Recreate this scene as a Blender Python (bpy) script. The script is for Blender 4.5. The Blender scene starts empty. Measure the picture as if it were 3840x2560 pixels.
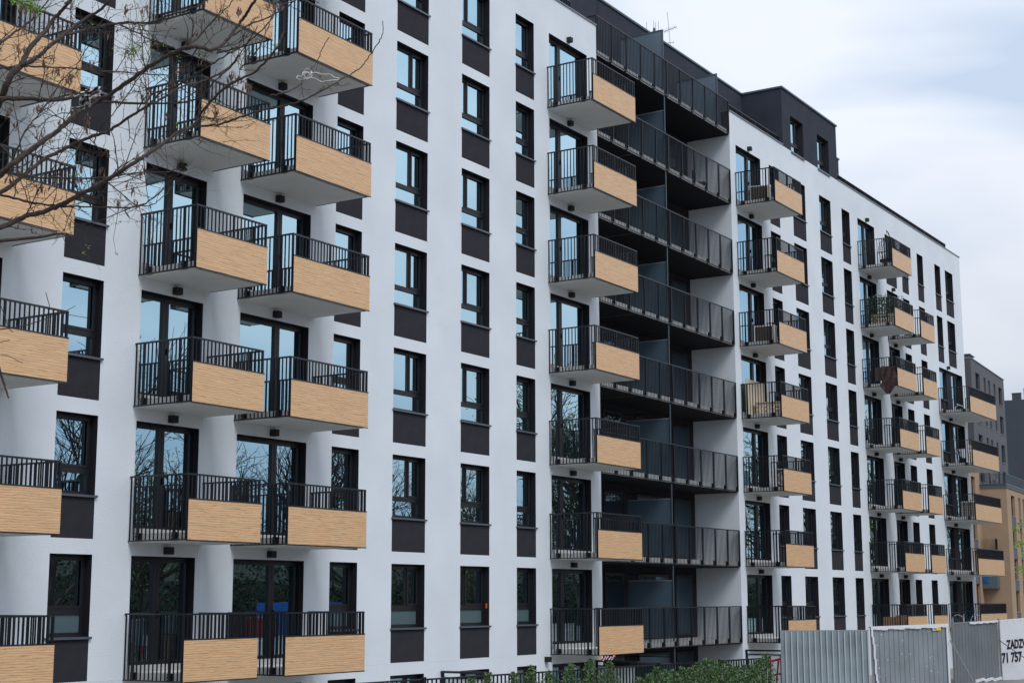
import bpy, math, random
from mathutils import Vector, Matrix
random.seed(7)
S = bpy.context.scene
COL = S.collection

# ------------------------------------------------------------------ camera
YAW, PITCH, ROLL, FPX = 1.0102754707715236, 0.16578532894827833, -0.0018347486533377665, 5765.999
CAM = Vector((-7.215, -24.566, 4.381))
fw = Vector((math.cos(PITCH)*math.sin(YAW), math.cos(PITCH)*math.cos(YAW), math.sin(PITCH)))
rt = Vector((math.cos(YAW), -math.sin(YAW), 0)); up = rt.cross(fw)
rr = math.cos(ROLL)*rt + math.sin(ROLL)*up; uu = -math.sin(ROLL)*rt + math.cos(ROLL)*up
cd = bpy.data.cameras.new('camera'); cam = bpy.data.objects.new('camera', cd); COL.objects.link(cam)
cam.matrix_world = Matrix(((rr.x, uu.x, -fw.x, CAM.x), (rr.y, uu.y, -fw.y, CAM.y), (rr.z, uu.z, -fw.z, CAM.z), (0, 0, 0, 1)))
cd.sensor_width = 36; cd.lens = FPX/3840*36; cd.clip_start = 0.1; cd.clip_end = 3000
S.camera = cam
def at(px, py, d):                       # a point of the photo (3840 wide) at depth d metres
    return CAM + (fw + rr*((px-1920)/FPX) - uu*((py-1280)/FPX))*d
def on_z(px, py, z):
    v = at(px, py, 1) - CAM; return CAM + v*((z-CAM.z)/v.z)

# ------------------------------------------------------------------ sky, sun, exposure
SUN_EL, SUN_AZ = math.radians(50), math.radians(205)     # azimuth clockwise from +Y
W = bpy.data.worlds.new('World'); S.world = W; W.use_nodes = True
nt = W.node_tree; nt.nodes.clear()
N = nt.nodes.new; L = nt.links.new
out = N('ShaderNodeOutputWorld'); bg = N('ShaderNodeBackground'); bg.inputs[1].default_value = 0.1
sky = N('ShaderNodeTexSky'); sky.sky_type = 'NISHITA'; sky.sun_disc = False; sky.sun_elevation = SUN_EL; sky.sun_rotation = SUN_AZ
tc = N('ShaderNodeTexCoord'); mp = N('ShaderNodeMapping'); mp.inputs['Scale'].default_value = (1.0, 1.0, 2.6); mp.inputs['Rotation'].default_value = (0.15, -0.35, 0.2)
mp.inputs['Location'].default_value = (0.4, 1.1, 0.3)
ns = N('ShaderNodeTexNoise'); ns.inputs['Scale'].default_value = 3.4; ns.inputs['Detail'].default_value = 4; ns.inputs['Roughness'].default_value = 0.45; ns.inputs['Distortion'].default_value = 0.3
cr = N('ShaderNodeValToRGB'); cr.color_ramp.elements[0].position = 0.40; cr.color_ramp.elements[0].color = (0.59, 0.70, 0.87, 1)
cr.color_ramp.elements[1].position = 0.60; cr.color_ramp.elements[1].color = (0.91, 0.955, 1.045, 1)
sx = N('ShaderNodeSeparateXYZ')
el = N('ShaderNodeMapRange'); el.inputs[1].default_value = 0.0; el.inputs[2].default_value = 0.30; el.inputs[3].default_value = 4.6; el.inputs[4].default_value = 7.65
mul = N('ShaderNodeVectorMath'); mul.operation = 'SCALE'
mx = N('ShaderNodeMix'); mx.data_type = 'RGBA'; mx.inputs[0].default_value = 0.93
L(tc.outputs['Generated'], mp.inputs[0]); L(mp.outputs[0], ns.inputs['Vector']); L(ns.outputs[0], cr.inputs[0])
L(tc.outputs['Generated'], sx.inputs[0]); L(sx.outputs[2], el.inputs[0])
L(cr.outputs[0], mul.inputs[0]); L(el.outputs[0], mul.inputs[3])
L(sky.outputs[0], mx.inputs[6]); L(mul.outputs[0], mx.inputs[7]); L(mx.outputs[2], bg.inputs[0]); L(bg.outputs[0], out.inputs[0])
sd = bpy.data.lights.new('sun', 'SUN'); sd.energy = 1.3; sd.angle = math.radians(25); sd.color = (0.97, 0.985, 1.0)
so = bpy.data.objects.new('sun', sd); COL.objects.link(so)
dirv = Vector((math.sin(SUN_AZ)*math.cos(SUN_EL), math.cos(SUN_AZ)*math.cos(SUN_EL), math.sin(SUN_EL)))
so.rotation_euler = dirv.to_track_quat('Z', 'Y').to_euler(); so.location = (0, -60, 60)
S.view_settings.view_transform = 'Standard'; S.view_settings.look = 'None'; S.view_settings.gamma = 1; S.view_settings.exposure = 0.45
S.render.engine = 'CYCLES'
S.cycles.max_bounces = 6; S.cycles.transparent_max_bounces = 12

# ------------------------------------------------------------------ materials
MATS = {}
def mat(name, col, rough=0.8, metal=0.0, spec=0.4, bump=None, vary=None, coord='Object'):
    m = bpy.data.materials.new(name); m.use_nodes = True; MATS[name] = m
    t = m.node_tree; b = t.nodes['Principled BSDF']
    b.inputs['Base Color'].default_value = (*col, 1); b.inputs['Roughness'].default_value = rough
    b.inputs['Metallic'].default_value = metal; b.inputs['Specular IOR Level'].default_value = spec
    c = t.nodes.new('ShaderNodeTexCoord')
    if vary:                                             # (scale, amount) : gentle mottling of the colour itself
        n = t.nodes.new('ShaderNodeTexNoise'); n.inputs['Scale'].default_value = vary[0]; n.inputs['Detail'].default_value = 6
        r = t.nodes.new('ShaderNodeValToRGB'); a = vary[1]
        r.color_ramp.elements[0].position = 0.3; r.color_ramp.elements[1].position = 0.7
        r.color_ramp.elements[0].color = (*[x*(1-a) for x in col], 1); r.color_ramp.elements[1].color = (*[min(1, x*(1+a)) for x in col], 1)
        t.links.new(c.outputs[coord], n.inputs['Vector']); t.links.new(n.outputs[0], r.inputs[0]); t.links.new(r.outputs[0], b.inputs['Base Color'])
    if bump:
        n = t.nodes.new('ShaderNodeTexNoise'); n.inputs['Scale'].default_value = bump[0]; n.inputs['Detail'].default_value = 4
        u = t.nodes.new('ShaderNodeBump'); u.inputs['Strength'].default_value = bump[1]; u.inputs['Distance'].default_value = 0.02
        t.links.new(c.outputs[coord], n.inputs['Vector']); t.links.new(n.outputs[0], u.inputs['Height']); t.links.new(u.outputs[0], b.inputs['Normal'])
    return m
plaster = mat('white_plaster', (0.71, 0.752, 0.792), 0.92, spec=0.2, bump=(38, 0.55), vary=(0.55, 0.05))
darkplaster = mat('dark_plaster', (0.029, 0.027, 0.035), 0.9, spec=0.25, bump=(45, 0.6), vary=(3.0, 0.12))
pentplaster = mat('charcoal_plaster', (0.036, 0.041, 0.058), 0.9, spec=0.25, bump=(40, 0.6), vary=(1.5, 0.12))
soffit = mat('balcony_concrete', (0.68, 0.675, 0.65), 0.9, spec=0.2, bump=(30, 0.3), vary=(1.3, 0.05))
concrete = mat('grey_concrete', (0.36, 0.35, 0.33), 0.9, spec=0.2, bump=(14, 0.5), vary=(4.0, 0.15))
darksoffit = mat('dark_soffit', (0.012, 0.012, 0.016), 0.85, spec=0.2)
metal = mat('black_steel', (0.006, 0.008, 0.012), 0.45, spec=0.3)
metal_b = mat('worn_black_steel', (0.010, 0.013, 0.018), 0.32, spec=0.6)
frame = mat('anthracite_frame', (0.011, 0.011, 0.014), 0.42, spec=0.5)
sillm = mat('grey_sill', (0.10, 0.115, 0.14), 0.35, metal=0.2, spec=0.6)
coping = mat('metal_coping', (0.30, 0.32, 0.36), 0.45, metal=0.4)
copingd = mat('dark_coping', (0.075, 0.105, 0.125), 0.4, metal=0.3)
reveal = mat('shaded_reveal', (0.013, 0.012, 0.017), 0.7, spec=0.3)  # darker than the spandrel plaster: recess shade put into the colour
lampm = mat('black_lamp', (0.012, 0.012, 0.014), 0.6)
bolt = mat('steel_bolt', (0.6, 0.62, 0.65), 0.35, metal=1.0)
panelback = mat('panel_back', (0.20, 0.15, 0.10), 0.8)
threshold = mat('light_threshold', (0.46, 0.46, 0.45), 0.85, bump=(18, 0.3), vary=(5, 0.1))

def wood(name, c0, c1, line):
    m = bpy.data.materials.new(name); m.use_nodes = True; MATS[name] = m
    t = m.node_tree; b = t.nodes['Principled BSDF']; b.inputs['Roughness'].default_value = 0.42; b.inputs['Specular IOR Level'].default_value = 0.5
    c = t.nodes.new('ShaderNodeTexCoord'); oi = t.nodes.new('ShaderNodeObjectInfo')
    ad = t.nodes.new('ShaderNodeVectorMath'); ad.operation = 'MULTIPLY_ADD'; ad.inputs[1].default_value = (1, 1, 1)
    cm = t.nodes.new('ShaderNodeCombineXYZ'); mu = t.nodes.new('ShaderNodeMath'); mu.operation = 'MULTIPLY'; mu.inputs[1].default_value = 37.0
    t.links.new(oi.outputs['Random'], mu.inputs[0]); t.links.new(mu.outputs[0], cm.inputs[0]); t.links.new(mu.outputs[0], cm.inputs[2])
    t.links.new(c.outputs['Object'], ad.inputs[0]); t.links.new(cm.outputs[0], ad.inputs[2])
    p = t.nodes.new('ShaderNodeMapping'); p.inputs['Scale'].default_value = (0.16, 0.3, 1.0)
    t.links.new(ad.outputs[0], p.inputs[0])
    w = t.nodes.new('ShaderNodeTexWave'); w.wave_type = 'BANDS'; w.bands_direction = 'Z'; w.wave_profile = 'SIN'
    w.inputs['Scale'].default_value = 6.5; w.inputs['Distortion'].default_value = 6.5; w.inputs['Detail'].default_value = 3.0; w.inputs['Detail Scale'].default_value = 1.8; w.inputs['Detail Roughness'].default_value = 0.6
    t.links.new(p.outputs[0], w.inputs['Vector'])
    r = t.nodes.new('ShaderNodeValToRGB'); e = r.color_ramp.elements
    e[0].position = 0.0; e[0].color = (*line, 1); e[1].position = 0.09; e[1].color = (*c1, 1)
    x = r.color_ramp.elements.new(0.5); x.color = (*c0, 1)
    x = r.color_ramp.elements.new(1.0); x.color = (*[q*1.05 for q in c0], 1)
    t.links.new(w.outputs['Fac'], r.inputs[0])
    n = t.nodes.new('ShaderNodeTexNoise'); n.inputs['Scale'].default_value = 14; n.inputs['Detail'].default_value = 4
    p2 = t.nodes.new('ShaderNodeMapping'); p2.inputs['Scale'].default_value = (0.12, 1, 1.6); t.links.new(ad.outputs[0], p2.inputs[0]); t.links.new(p2.outputs[0], n.inputs['Vector'])
    mr = t.nodes.new('ShaderNodeMapRange'); mr.inputs[1].default_value = 0.3; mr.inputs[2].default_value = 0.7; mr.inputs[3].default_value = 0.88; mr.inputs[4].default_value = 1.1
    t.links.new(n.outputs[0], mr.inputs[0])
    s = t.nodes.new('ShaderNodeVectorMath'); s.operation = 'SCALE'
    t.links.new(r.outputs[0], s.inputs[0]); t.links.new(mr.outputs[0], s.inputs[3]); t.links.new(s.outputs[0], b.inputs['Base Color'])
    return m
woodm = wood('oak_laminate', (0.68, 0.43, 0.235), (0.635, 0.385, 0.20), (0.42, 0.24, 0.12))

def glass(name, tint, dark, fac, wob=0.05, scale=(1.0, 1.0, 0.55), see=False):
    m = bpy.data.materials.new(name); m.use_nodes = True; MATS[name] = m
    t = m.node_tree; t.nodes.clear(); o = t.nodes.new('ShaderNodeOutputMaterial')
    g = t.nodes.new('ShaderNodeBsdfGlossy'); g.inputs['Roughness'].default_value = 0.0; g.inputs['Color'].default_value = (*tint, 1)
    d = t.nodes.new('ShaderNodeBsdfTransparent' if see else 'ShaderNodeBsdfDiffuse'); d.inputs['Color'].default_value = (*dark, 1)
    mxs = t.nodes.new('ShaderNodeMixShader'); fr = t.nodes.new('ShaderNodeLayerWeight'); fr.inputs['Blend'].default_value = 0.35
    mr = t.nodes.new('ShaderNodeMapRange'); mr.inputs[3].default_value = fac; mr.inputs[4].default_value = 1.0
    t.links.new(fr.outputs['Fresnel'], mr.inputs[0]); t.links.new(mr.outputs[0], mxs.inputs[0])
    c = t.nodes.new('ShaderNodeTexCoord'); oi = t.nodes.new('ShaderNodeObjectInfo')
    cm = t.nodes.new('ShaderNodeCombineXYZ'); mu = t.nodes.new('ShaderNodeMath'); mu.operation = 'MULTIPLY'; mu.inputs[1].default_value = 53.0
    t.links.new(oi.outputs['Random'], mu.inputs[0]); t.links.new(mu.outputs[0], cm.inputs[0]); t.links.new(mu.outputs[0], cm.inputs[2])
    ad = t.nodes.new('ShaderNodeVectorMath'); ad.operation = 'MULTIPLY_ADD'; ad.inputs[1].default_value = scale
    t.links.new(c.outputs['Object'], ad.inputs[0]); t.links.new(cm.outputs[0], ad.inputs[2])
    n = t.nodes.new('ShaderNodeTexNoise'); n.inputs['Scale'].default_value = 1.6; n.inputs['Detail'].default_value = 1.5
    t.links.new(ad.outputs[0], n.inputs['Vector'])
    u = t.nodes.new('ShaderNodeBump'); u.inputs['Strength'].default_value = wob; u.inputs['Distance'].default_value = 0.05
    t.links.new(n.outputs[0], u.inputs['Height']); t.links.new(u.outputs[0], g.inputs['Normal'])
    t.links.new(d.outputs[0], mxs.inputs[1]); t.links.new(g.outputs[0], mxs.inputs[2]); t.links.new(mxs.outputs[0], o.inputs[0])
    return m
glassm = glass('window_glass', (0.62, 0.88, 1.0), (0.50, 0.62, 0.64), 0.74, wob=0.012, see=True)
glassd = glass('shaded_glass', (0.40, 0.52, 0.62), (0.012, 0.016, 0.022), 0.18)
frosted = mat('frosted_glass', (0.075, 0.115, 0.15), 0.28, spec=0.6)

# ------------------------------------------------------------------ mesh builder
class MB:
    def __init__(s): s.v = []; s.f = []; s.mi = []; s.mats = []
    def m(s, mt):
        if mt not in s.mats: s.mats.append(mt)
        return s.mats.index(mt)
    def quad(s, a, b, c, d, mt):
        k = len(s.v); s.v += [tuple(a), tuple(b), tuple(c), tuple(d)]; s.f.append((k, k+1, k+2, k+3)); s.mi.append(s.m(mt))
    def tri(s, a, b, c, mt):
        k = len(s.v); s.v += [tuple(a), tuple(b), tuple(c)]; s.f.append((k, k+1, k+2)); s.mi.append(s.m(mt))
    def box(s, x0, x1, y0, y1, z0, z1, mt, skip=''):
        k = len(s.v); i = s.m(mt)
        s.v += [(x0, y0, z0), (x1, y0, z0), (x1, y1, z0), (x0, y1, z0), (x0, y0, z1), (x1, y0, z1), (x1, y1, z1), (x0, y1, z1)]
        F = {'b': (0, 3, 2, 1), 't': (4, 5, 6, 7), 'f': (0, 1, 5, 4), 'k': (2, 3, 7, 6), 'l': (3, 0, 4, 7), 'r': (1, 2, 6, 5)}
        for n_, q in F.items():
            if n_ not in skip: s.f.append(tuple(k+a for a in q)); s.mi.append(i)
    def obox(s, P, ex, ey, ez, mt):          # box from corner P along three vectors
        P, ex, ey, ez = map(Vector, (P, ex, ey, ez)); k = len(s.v); i = s.m(mt)
        s.v += [tuple(P+a*ex+b*ey+c*ez) for c in (0, 1) for a, b in ((0, 0), (1, 0), (1, 1), (0, 1))]
        for q in ((0, 3, 2, 1), (4, 5, 6, 7), (0, 1, 5, 4), (2, 3, 7, 6), (3, 0, 4, 7), (1, 2, 6, 5)):
            s.f.append(tuple(k+a for a in q)); s.mi.append(i)
    def bar(s, a, b, w, h, mt, upv=(0, 0, 1)):
        a, b = Vector(a), Vector(b); d = (b-a).normalized(); x = d.cross(Vector(upv))
        if x.length < 1e-3: x = d.cross(Vector((1, 0, 0)))
        x.normalize(); y = x.cross(d)
        s.obox(a - x*w/2 - y*h/2, b-a, x*w, y*h, mt)
    def tube(s, pts, rad, mt, n=5, cap=True):
        pts = [Vector(p) for p in pts]; i = s.m(mt); k0 = len(s.v); ref = None
        if not hasattr(rad, '__len__'): rad = [rad]*len(pts)
        for j, p in enumerate(pts):
            d = (pts[min(j+1, len(pts)-1)]-pts[max(j-1, 0)])
            d = d.normalized() if d.length > 1e-9 else Vector((0, 0, 1))
            if ref is None: ref = d.orthogonal().normalized()
            ref = (ref - d*ref.dot(d)); ref = ref.normalized() if ref.length > 1e-6 else d.orthogonal().normalized()
            q = d.cross(ref)
            for a in range(n):
                t = 2*math.pi*a/n; s.v.append(tuple(p+(ref*math.cos(t)+q*math.sin(t))*rad[j]))
        for j in range(len(pts)-1):
            for a in range(n):
                b = (a+1) % n; s.f.append((k0+j*n+a, k0+j*n+b, k0+(j+1)*n+b, k0+(j+1)*n+a)); s.mi.append(i)
        if cap:
            s.f.append(tuple(k0+a for a in range(n))[::-1]); s.mi.append(i)
            s.f.append(tuple(k0+(len(pts)-1)*n+a for a in range(n))); s.mi.append(i)
    def mesh(s, name):
        me = bpy.data.meshes.new(name); me.from_pydata(s.v, [], s.f)
        for mt in s.mats: me.materials.append(mt)
        me.polygons.foreach_set('material_index', s.mi); me.update(); return me
    def build(s, name, parent=None, loc=(0, 0, 0), rz=0, smooth=False):
        me = s.mesh(name)
        if smooth: me.polygons.foreach_set('use_smooth', [True]*len(me.polygons))
        return link(name, me, parent, loc, rz)
def link(name, me, parent=None, loc=(0, 0, 0), rz=0):
    o = bpy.data.objects.new(name, me); COL.objects.link(o); o.parent = parent; o.location = loc; o.rotation_euler = (0, 0, rz); return o
def tag(o, label=None, cat=None, group=None, kind=None):
    if label: o['label'] = label
    if cat: o['category'] = cat
    if group: o['group'] = group
    if kind: o['kind'] = kind
    return o
def thing(name, label, cat, loc=(0, 0, 0), rz=0, group=None):
    o = bpy.data.objects.new(name, None); COL.objects.link(o); o.location = loc; o.rotation_euler = (0, 0, rz)
    o.empty_display_size = 0.2
    return tag(o, label, cat, group)

# ------------------------------------------------------------------ main building
FL = lambda k: 3.0 + 2.9*(k-1)
D = 1.677
TOP = 24.0
BLD = thing('apartment_building', 'long white plastered apartment block with oak balcony panels and black railings', 'building')
# columns: name -> (x0, x1, floors)
R17 = range(1, 8)
WIN = {'one': (14.35, 15.48, range(1, 7), 'narrow'), 'two': (23.31, 24.43, range(0, 8), 'narrow'), 'three': (25.90, 27.42, range(0, 8), 'wide'),
       'four': (29.15, 30.66, range(0, 8), 'wide2'), 'five': (32.17, 33.28, range(0, 8), 'narrow'), 'six': (52.65, 53.74, R17, 'narrow'),
       'seven': (55.28, 56.79, R17, 'wide'), 'eight': (58.53, 60.0, R17, 'wide'), 'nine': (61.47, 62.56, R17, 'narrow'),
       'ten': (67.70, 69.37, range(7, 8), 'wide'), 'eleven': (70.26, 71.33, R17, 'narrow'), 'twelve': (72.93, 73.98, R17, 'narrow'),
       'thirteen': (76.09, 77.15, range(6, 8), 'narrow'), 'fourteen': (78.05, 79.53, range(6, 8), 'wide')}
DOOR = {'zero': (10.27, 12.795, range(1, 7), 0.98), 'b1': (16.58, 18.52, range(1, 8), 0.95), 'b2': (19.78, 22.31, range(0, 8), 1.55),
        'b3': (34.23, 36.77, range(0, 8), 0.94), 'b4': (49.17, 51.71, range(1, 8), 1.59), 'b5': (63.67, 66.12, R17, 1.40),
        'b6': (67.68, 69.37, range(1, 7), 0.9), 'b7': (76.06, 80.49, range(1, 6), 3.6)}
op = []                                      # openings (x0,x1,z0,z1)
for x0, x1, fl, k in WIN.values():
    for f in fl: op.append((x0, x1, max(FL(f)-0.27, 0.05), FL(f)+2.31))
for x0, x1, fl, k in DOOR.values():
    for f in fl: op.append((x0, x1, max(FL(f)-0.13, 0.02), FL(f)+2.31))
def wall_sheet(mb, xa, xb, za, zb, ops):
    ops = [o for o in ops if o[0] >= xa and o[1] <= xb]
    xs = sorted(set([xa, xb] + [v for o in ops for v in o[:2]])); zs = sorted(set([za, zb] + [v for o in ops for v in o[2:]]))
    for i in range(len(xs)-1):
        j = 0
        while j < len(zs)-1:
            cx = (xs[i]+xs[i+1])/2
            hole = lambda jj: any(o[0] < cx < o[1] and o[2] < (zs[jj]+zs[jj+1])/2 < o[3] for o in ops)
            if hole(j): j += 1; continue
            k = j
            while k+1 < len(zs)-1 and not hole(k+1): k += 1
            for q in range(j, k+1):
                mb.quad((xs[i], 0, zs[q]), (xs[i+1], 0, zs[q]), (xs[i+1], 0, zs[q+1]), (xs[i], 0, zs[q+1]), plaster)
            j = k+1
    R = 0.30
    for x0, x1, z0, z1 in ops:               # reveals
        mb.quad((x0, 0, z0), (x0, 0, z1), (x0, R, z1), (x0, R, z0), reveal)
        mb.quad((x1, 0, z0), (x1, R, z0), (x1, R, z1), (x1, 0, z1), reveal)
        mb.quad((x0, 0, z1), (x1, 0, z1), (x1, R, z1), (x0, R, z1), reveal)
        mb.quad((x0, 0, z0), (x0, R, z0), (x1, R, z0), (x1, 0, z0), reveal)
XL, XR, XE = 37.44, 48.60, 81.1
w = MB()
wall_sheet(w, 0.0, XL, 0.0, TOP, op)
wall_sheet(w, XR, XE, 0.0, TOP, op)
w.quad((XR, 1.9, 0), (XR, 0, 0), (XR, 0, 23.02), (XR, 1.9, 23.02), plaster)          # side walls of the loggia shaft
w.quad((XL, 0, 0), (XL, 1.9, 0), (XL, 1.9, 23.02), (XL, 0, 23.02), plaster)
w.quad((0, 14, 0), (0, 0, 0), (0, 0, TOP), (0, 14, TOP), plaster); w.quad((XE, 0, 0), (XE, 14, 0), (XE, 14, TOP), (XE, 0, TOP), plaster)
w.quad((XE, 14, 0), (0, 14, 0), (0, 14, TOP), (XE, 14, TOP), plaster)
for a, b in ((0, XL), (XR, 54.32), (61.1, XE)):                                       # parapet back and top
    w.quad((b, 0.35, 23.3), (a, 0.35, 23.3), (a, 0.35, TOP), (b, 0.35, TOP), plaster)
    w.quad((a, 0, TOP), (b, 0, TOP), (b, 0.35, TOP), (a, 0.35, TOP), plaster)
w.box(XL-0.002, XL+0.04, 0.02, 0.34, 23.03, 23.98, darkplaster); w.box(XR-0.04, XR+0.002, 0.02, 0.34, 23.03, 23.98, darkplaster)
# body behind the loggias and the windows
w.build('wall', BLD)
intm = mat('interior_wall', (0.22, 0.215, 0.205), 0.9)
i_ = MB(); i_.box(0.05, XL-0.25, 4.4, 4.5, 0, 23.15, intm); i_.box(XR+0.25, XE-0.05, 4.4, 4.5, 0, 23.15, intm)
for x in (9.8, 13.6, 19.1, 23.0, 28.3, 33.7, 54.5, 60.7, 67.0, 72.2, 77.6): i_.box(x, x+0.1, 0.36, 4.39, 0, 23.15, intm)
i_.build('inner_walls', BLD)
for f in range(1, 8):
    i_ = MB(); i_.box(0.05, XL-0.25, 0.31, 4.38, FL(f)-0.30, FL(f)-0.14, intm); i_.box(XR+0.25, XE-0.05, 0.31, 4.38, FL(f)-0.30, FL(f)-0.14, intm); i_.build('inner_floor', BLD)
r_ = MB(); r_.box(0, XE, 0.352, 13.99, 23.2, 23.3, concrete); r_.build('roof', BLD)
bw = MB(); bw.box(XL-0.2, XR+0.2, 1.9, 2.1, 0, 23.15, darkplaster); bw.build('loggia_back_wall', BLD)
g = MB(); g.box(0.01, XL-0.01, -0.003, 0.0, 2.715, 2.735, plaster); g.box(XR+.01, XE-.01, -0.003, 0.0, 2.715, 2.735, plaster); g.build('plaster_bead', BLD)
cp = MB()
for a, b in ((0, XL), (XR, 54.30), (61.12, XE+0.03)): cp.box(a, b, -0.045, 0.38, TOP+0.002, TOP+0.03, coping)
cp.build('parapet_coping', BLD)
# windows
def win_mesh(wd, kind):
    h0, h1 = 0.62, 2.31; y0, y1 = 0.20, 0.27; m = MB(); e = 0.0015; fw_ = 0.075
    tz0, tz1 = h0+0.47, h0+0.60
    m.box(e, fw_, y0, y1, h0, h1-e, frame); m.box(wd-fw_, wd-e, y0, y1, h0, h1-e, frame)
    m.box(fw_, wd-fw_, y0, y1, h1-0.10, h1-e, frame); m.box(fw_, wd-fw_, y0, y1, h0, h0+0.09, frame)
    m.box(fw_, wd-fw_, y0-0.004, y1, tz0, tz1, frame)
    mu = {'wide': 0.96, 'wide2': 0.52}.get(kind)
    def sash(a, b):                          # opening leaf, a little proud of the frame
        t = 0.055
        m.box(a, a+t, y0-0.018, y0-0.001, tz1-0.01, h1-0.06, frame); m.box(b-t, b, y0-0.018, y0-0.001, tz1-0.01, h1-0.06, frame)
        m.box(a+t, b-t, y0-0.018, y0-0.001, h1-0.125, h1-0.06, frame); m.box(a+t, b-t, y0-0.018, y0-0.001, tz1-0.01, tz1+0.045, frame)
    if mu:
        m.box(mu-0.035, mu+0.035, y0, y1, tz1, h1-0.10, frame)
        if kind == 'wide': sash(mu-0.005, wd-0.05); m.box(mu-0.075, mu-0.036, y0+0.01, y1, tz1, h1-0.1, frame)
        else: sash(mu-0.0, wd-0.05); m.box(mu-0.07, mu-0.036, y0+0.01, y1, tz1, h1-0.1, frame)
    else: sash(0.05, wd-0.05)
    # slotted air vent in the head of the frame
    m.box(wd*0.3, wd*0.3+0.42, y0-0.012, y0-0.001, h1-0.05, h1-0.02, lampm)
    p = MB(); p.quad((fw_*0.5, 0.235, h0+0.05), (wd-fw_*0.5, 0.235, h0+0.05), (wd-fw_*0.5, 0.235, h1-0.05), (fw_*0.5, 0.235, h1-0.05), glassm)
    s = MB(); s.box(-0.04, wd+0.04, -0.05, -0.002, 0.605, 0.63, sillm); s.box(e, wd-e, -0.002, 0.2, 0.605, 0.63, sillm); s.box(-0.04, wd+0.04, -0.054, -0.046, 0.585, 0.634, sillm)
    d = MB(); d.box(e, wd-e, 0.004, 0.2, -0.268, 0.6, darkplaster)
    return m.mesh('window'), p.mesh('pane'), s.mesh('window_sill'), d.mesh('spandrel_panel')
WM = {}
def add_window(x0, x1, f, kind, skip=False):
    key = (round(x1-x0, 2), kind)
    if key not in WM: WM[key] = win_mesh(x1-x0, kind)
    a, b, c, d = WM[key]; z = FL(f)
    o = link('window', a, BLD, (x0, 0, z))
    link('pane', b, o, (0, 0, 0)); link('window_sill', c, o)
    if f > 0 and not skip: link('spandrel_panel', d, o)
    return o
curt = [mat('white_curtain', (0.72, 0.72, 0.70), 0.9), mat('grey_curtain', (0.30, 0.31, 0.33), 0.9), mat('sand_blind', (0.50, 0.44, 0.36), 0.9)]
pale_film = mat('pale_glass_film', (0.085, 0.13, 0.14), 0.2)
rc = random.Random(21)
def curtain(parent, wd, z0, z1, y=0.36):
    k = rc.random(); q = MB(); mt = rc.choice(curt)
    if k < 0.3:                                  # roller blind pulled part of the way
        q.box(0.08, wd-0.08, y, y+0.01, z1-(z1-z0)*rc.uniform(0.2, 0.7), z1, mt)
    else:
        for a, b in ((0.08, 0.08+wd*rc.uniform(0.15, 0.4)), (wd-0.08-wd*rc.uniform(0.1, 0.35), wd-0.08)):
            n = 12
            for i in range(n):
                xa, xb = a+(b-a)*i/n, a+(b-a)*(i+1)/n; ya, yb = y+0.03*(i % 2), y+0.03*((i+1) % 2)
                q.quad((xa, ya, z0), (xb, yb, z0), (xb, yb, z1), (xa, ya, z1), mt)
    q.build('curtain', parent)
for x0, x1, fl, k in WIN.values():
    for f in fl:
        o = add_window(x0, x1, f, k)
        if rc.random() < 0.42: curtain(o, x1-x0, 0.66, 2.25)
        if f == 1 and x0 < 34:
            q = MB(); q.quad((0.08, 0.228, 0.72), (x1-x0-0.08, 0.228, 0.72), (x1-x0-0.08, 0.228, 1.08), (0.08, 0.228, 1.08), pale_film); q.build('lower_pane_film', o)
q = MB(); q.box(30.655, 30.659, 0.075, 0.125, 4.12, 4.26, mat('orange_tag', (0.9, 0.16, 0.02), 0.6)); q.build('orange_tag', BLD)
# glass doors
def door_mesh(wd, mu):
    m = MB(); e = 0.0015; y0, y1 = 0.20, 0.28; h0, h1 = 0.0, 2.31; fw_ = 0.07
    m.box(e, fw_, y0, y1, h0, h1-e, frame); m.box(wd-fw_, wd-e, y0, y1, h0, h1-e, frame)
    m.box(fw_, wd-fw_, y0, y1, h1-0.12, h1-e, frame); m.box(fw_, wd-fw_, y0, y1, h0, h0+0.08, frame)
    m.box(mu-0.09, mu+0.09, y0-0.02, y1, h0+0.02, h1-0.12, frame)
    m.box(mu-0.006, mu+0.006, y0-0.023, y0-0.02, h0+0.02, h1-0.12, lampm)
    m.box(wd*0.3, wd*0.3+0.5, y0-0.012, y0-0.001, h1-0.06, h1-0.025, lampm)
    m.box(mu+0.04, mu+0.065, y0-0.06, y0-0.024, 1.0, 1.14, metal)
    if wd > 4:                                # broad opening: window, plaster pier, door
        m.box(1.74, 2.60, 0.12, 0.3, -0.12, h1-0.002, darkplaster)
        m.box(2.60, 2.70, y0, y1, 0.08, h1-0.12, frame)
        m.box(fw_, 1.74, y0, y1, 0.08, 0.62, darkplaster); m.box(fw_, 1.74, 0.08, y0-.002, 0.60, 0.63, sillm)
    p = MB(); p.quad((fw_*0.5, 0.235, 0.04), (wd-fw_*0.5, 0.235, 0.04), (wd-fw_*0.5, 0.235, h1-0.06), (fw_*0.5, 0.235, h1-0.06), glassm)
    t = MB(); t.box(e, wd-e, -0.03, 0.2, -0.128, -0.002, threshold)
    return m.mesh('balcony_door'), p.mesh('pane'), t.mesh('threshold')
DM = {}
lm = MB(); lm.box(-0.085, 0.085, -0.16, 0, -0.08, 0.08, lampm); LAMP = lm.mesh('wall_lamp')
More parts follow.
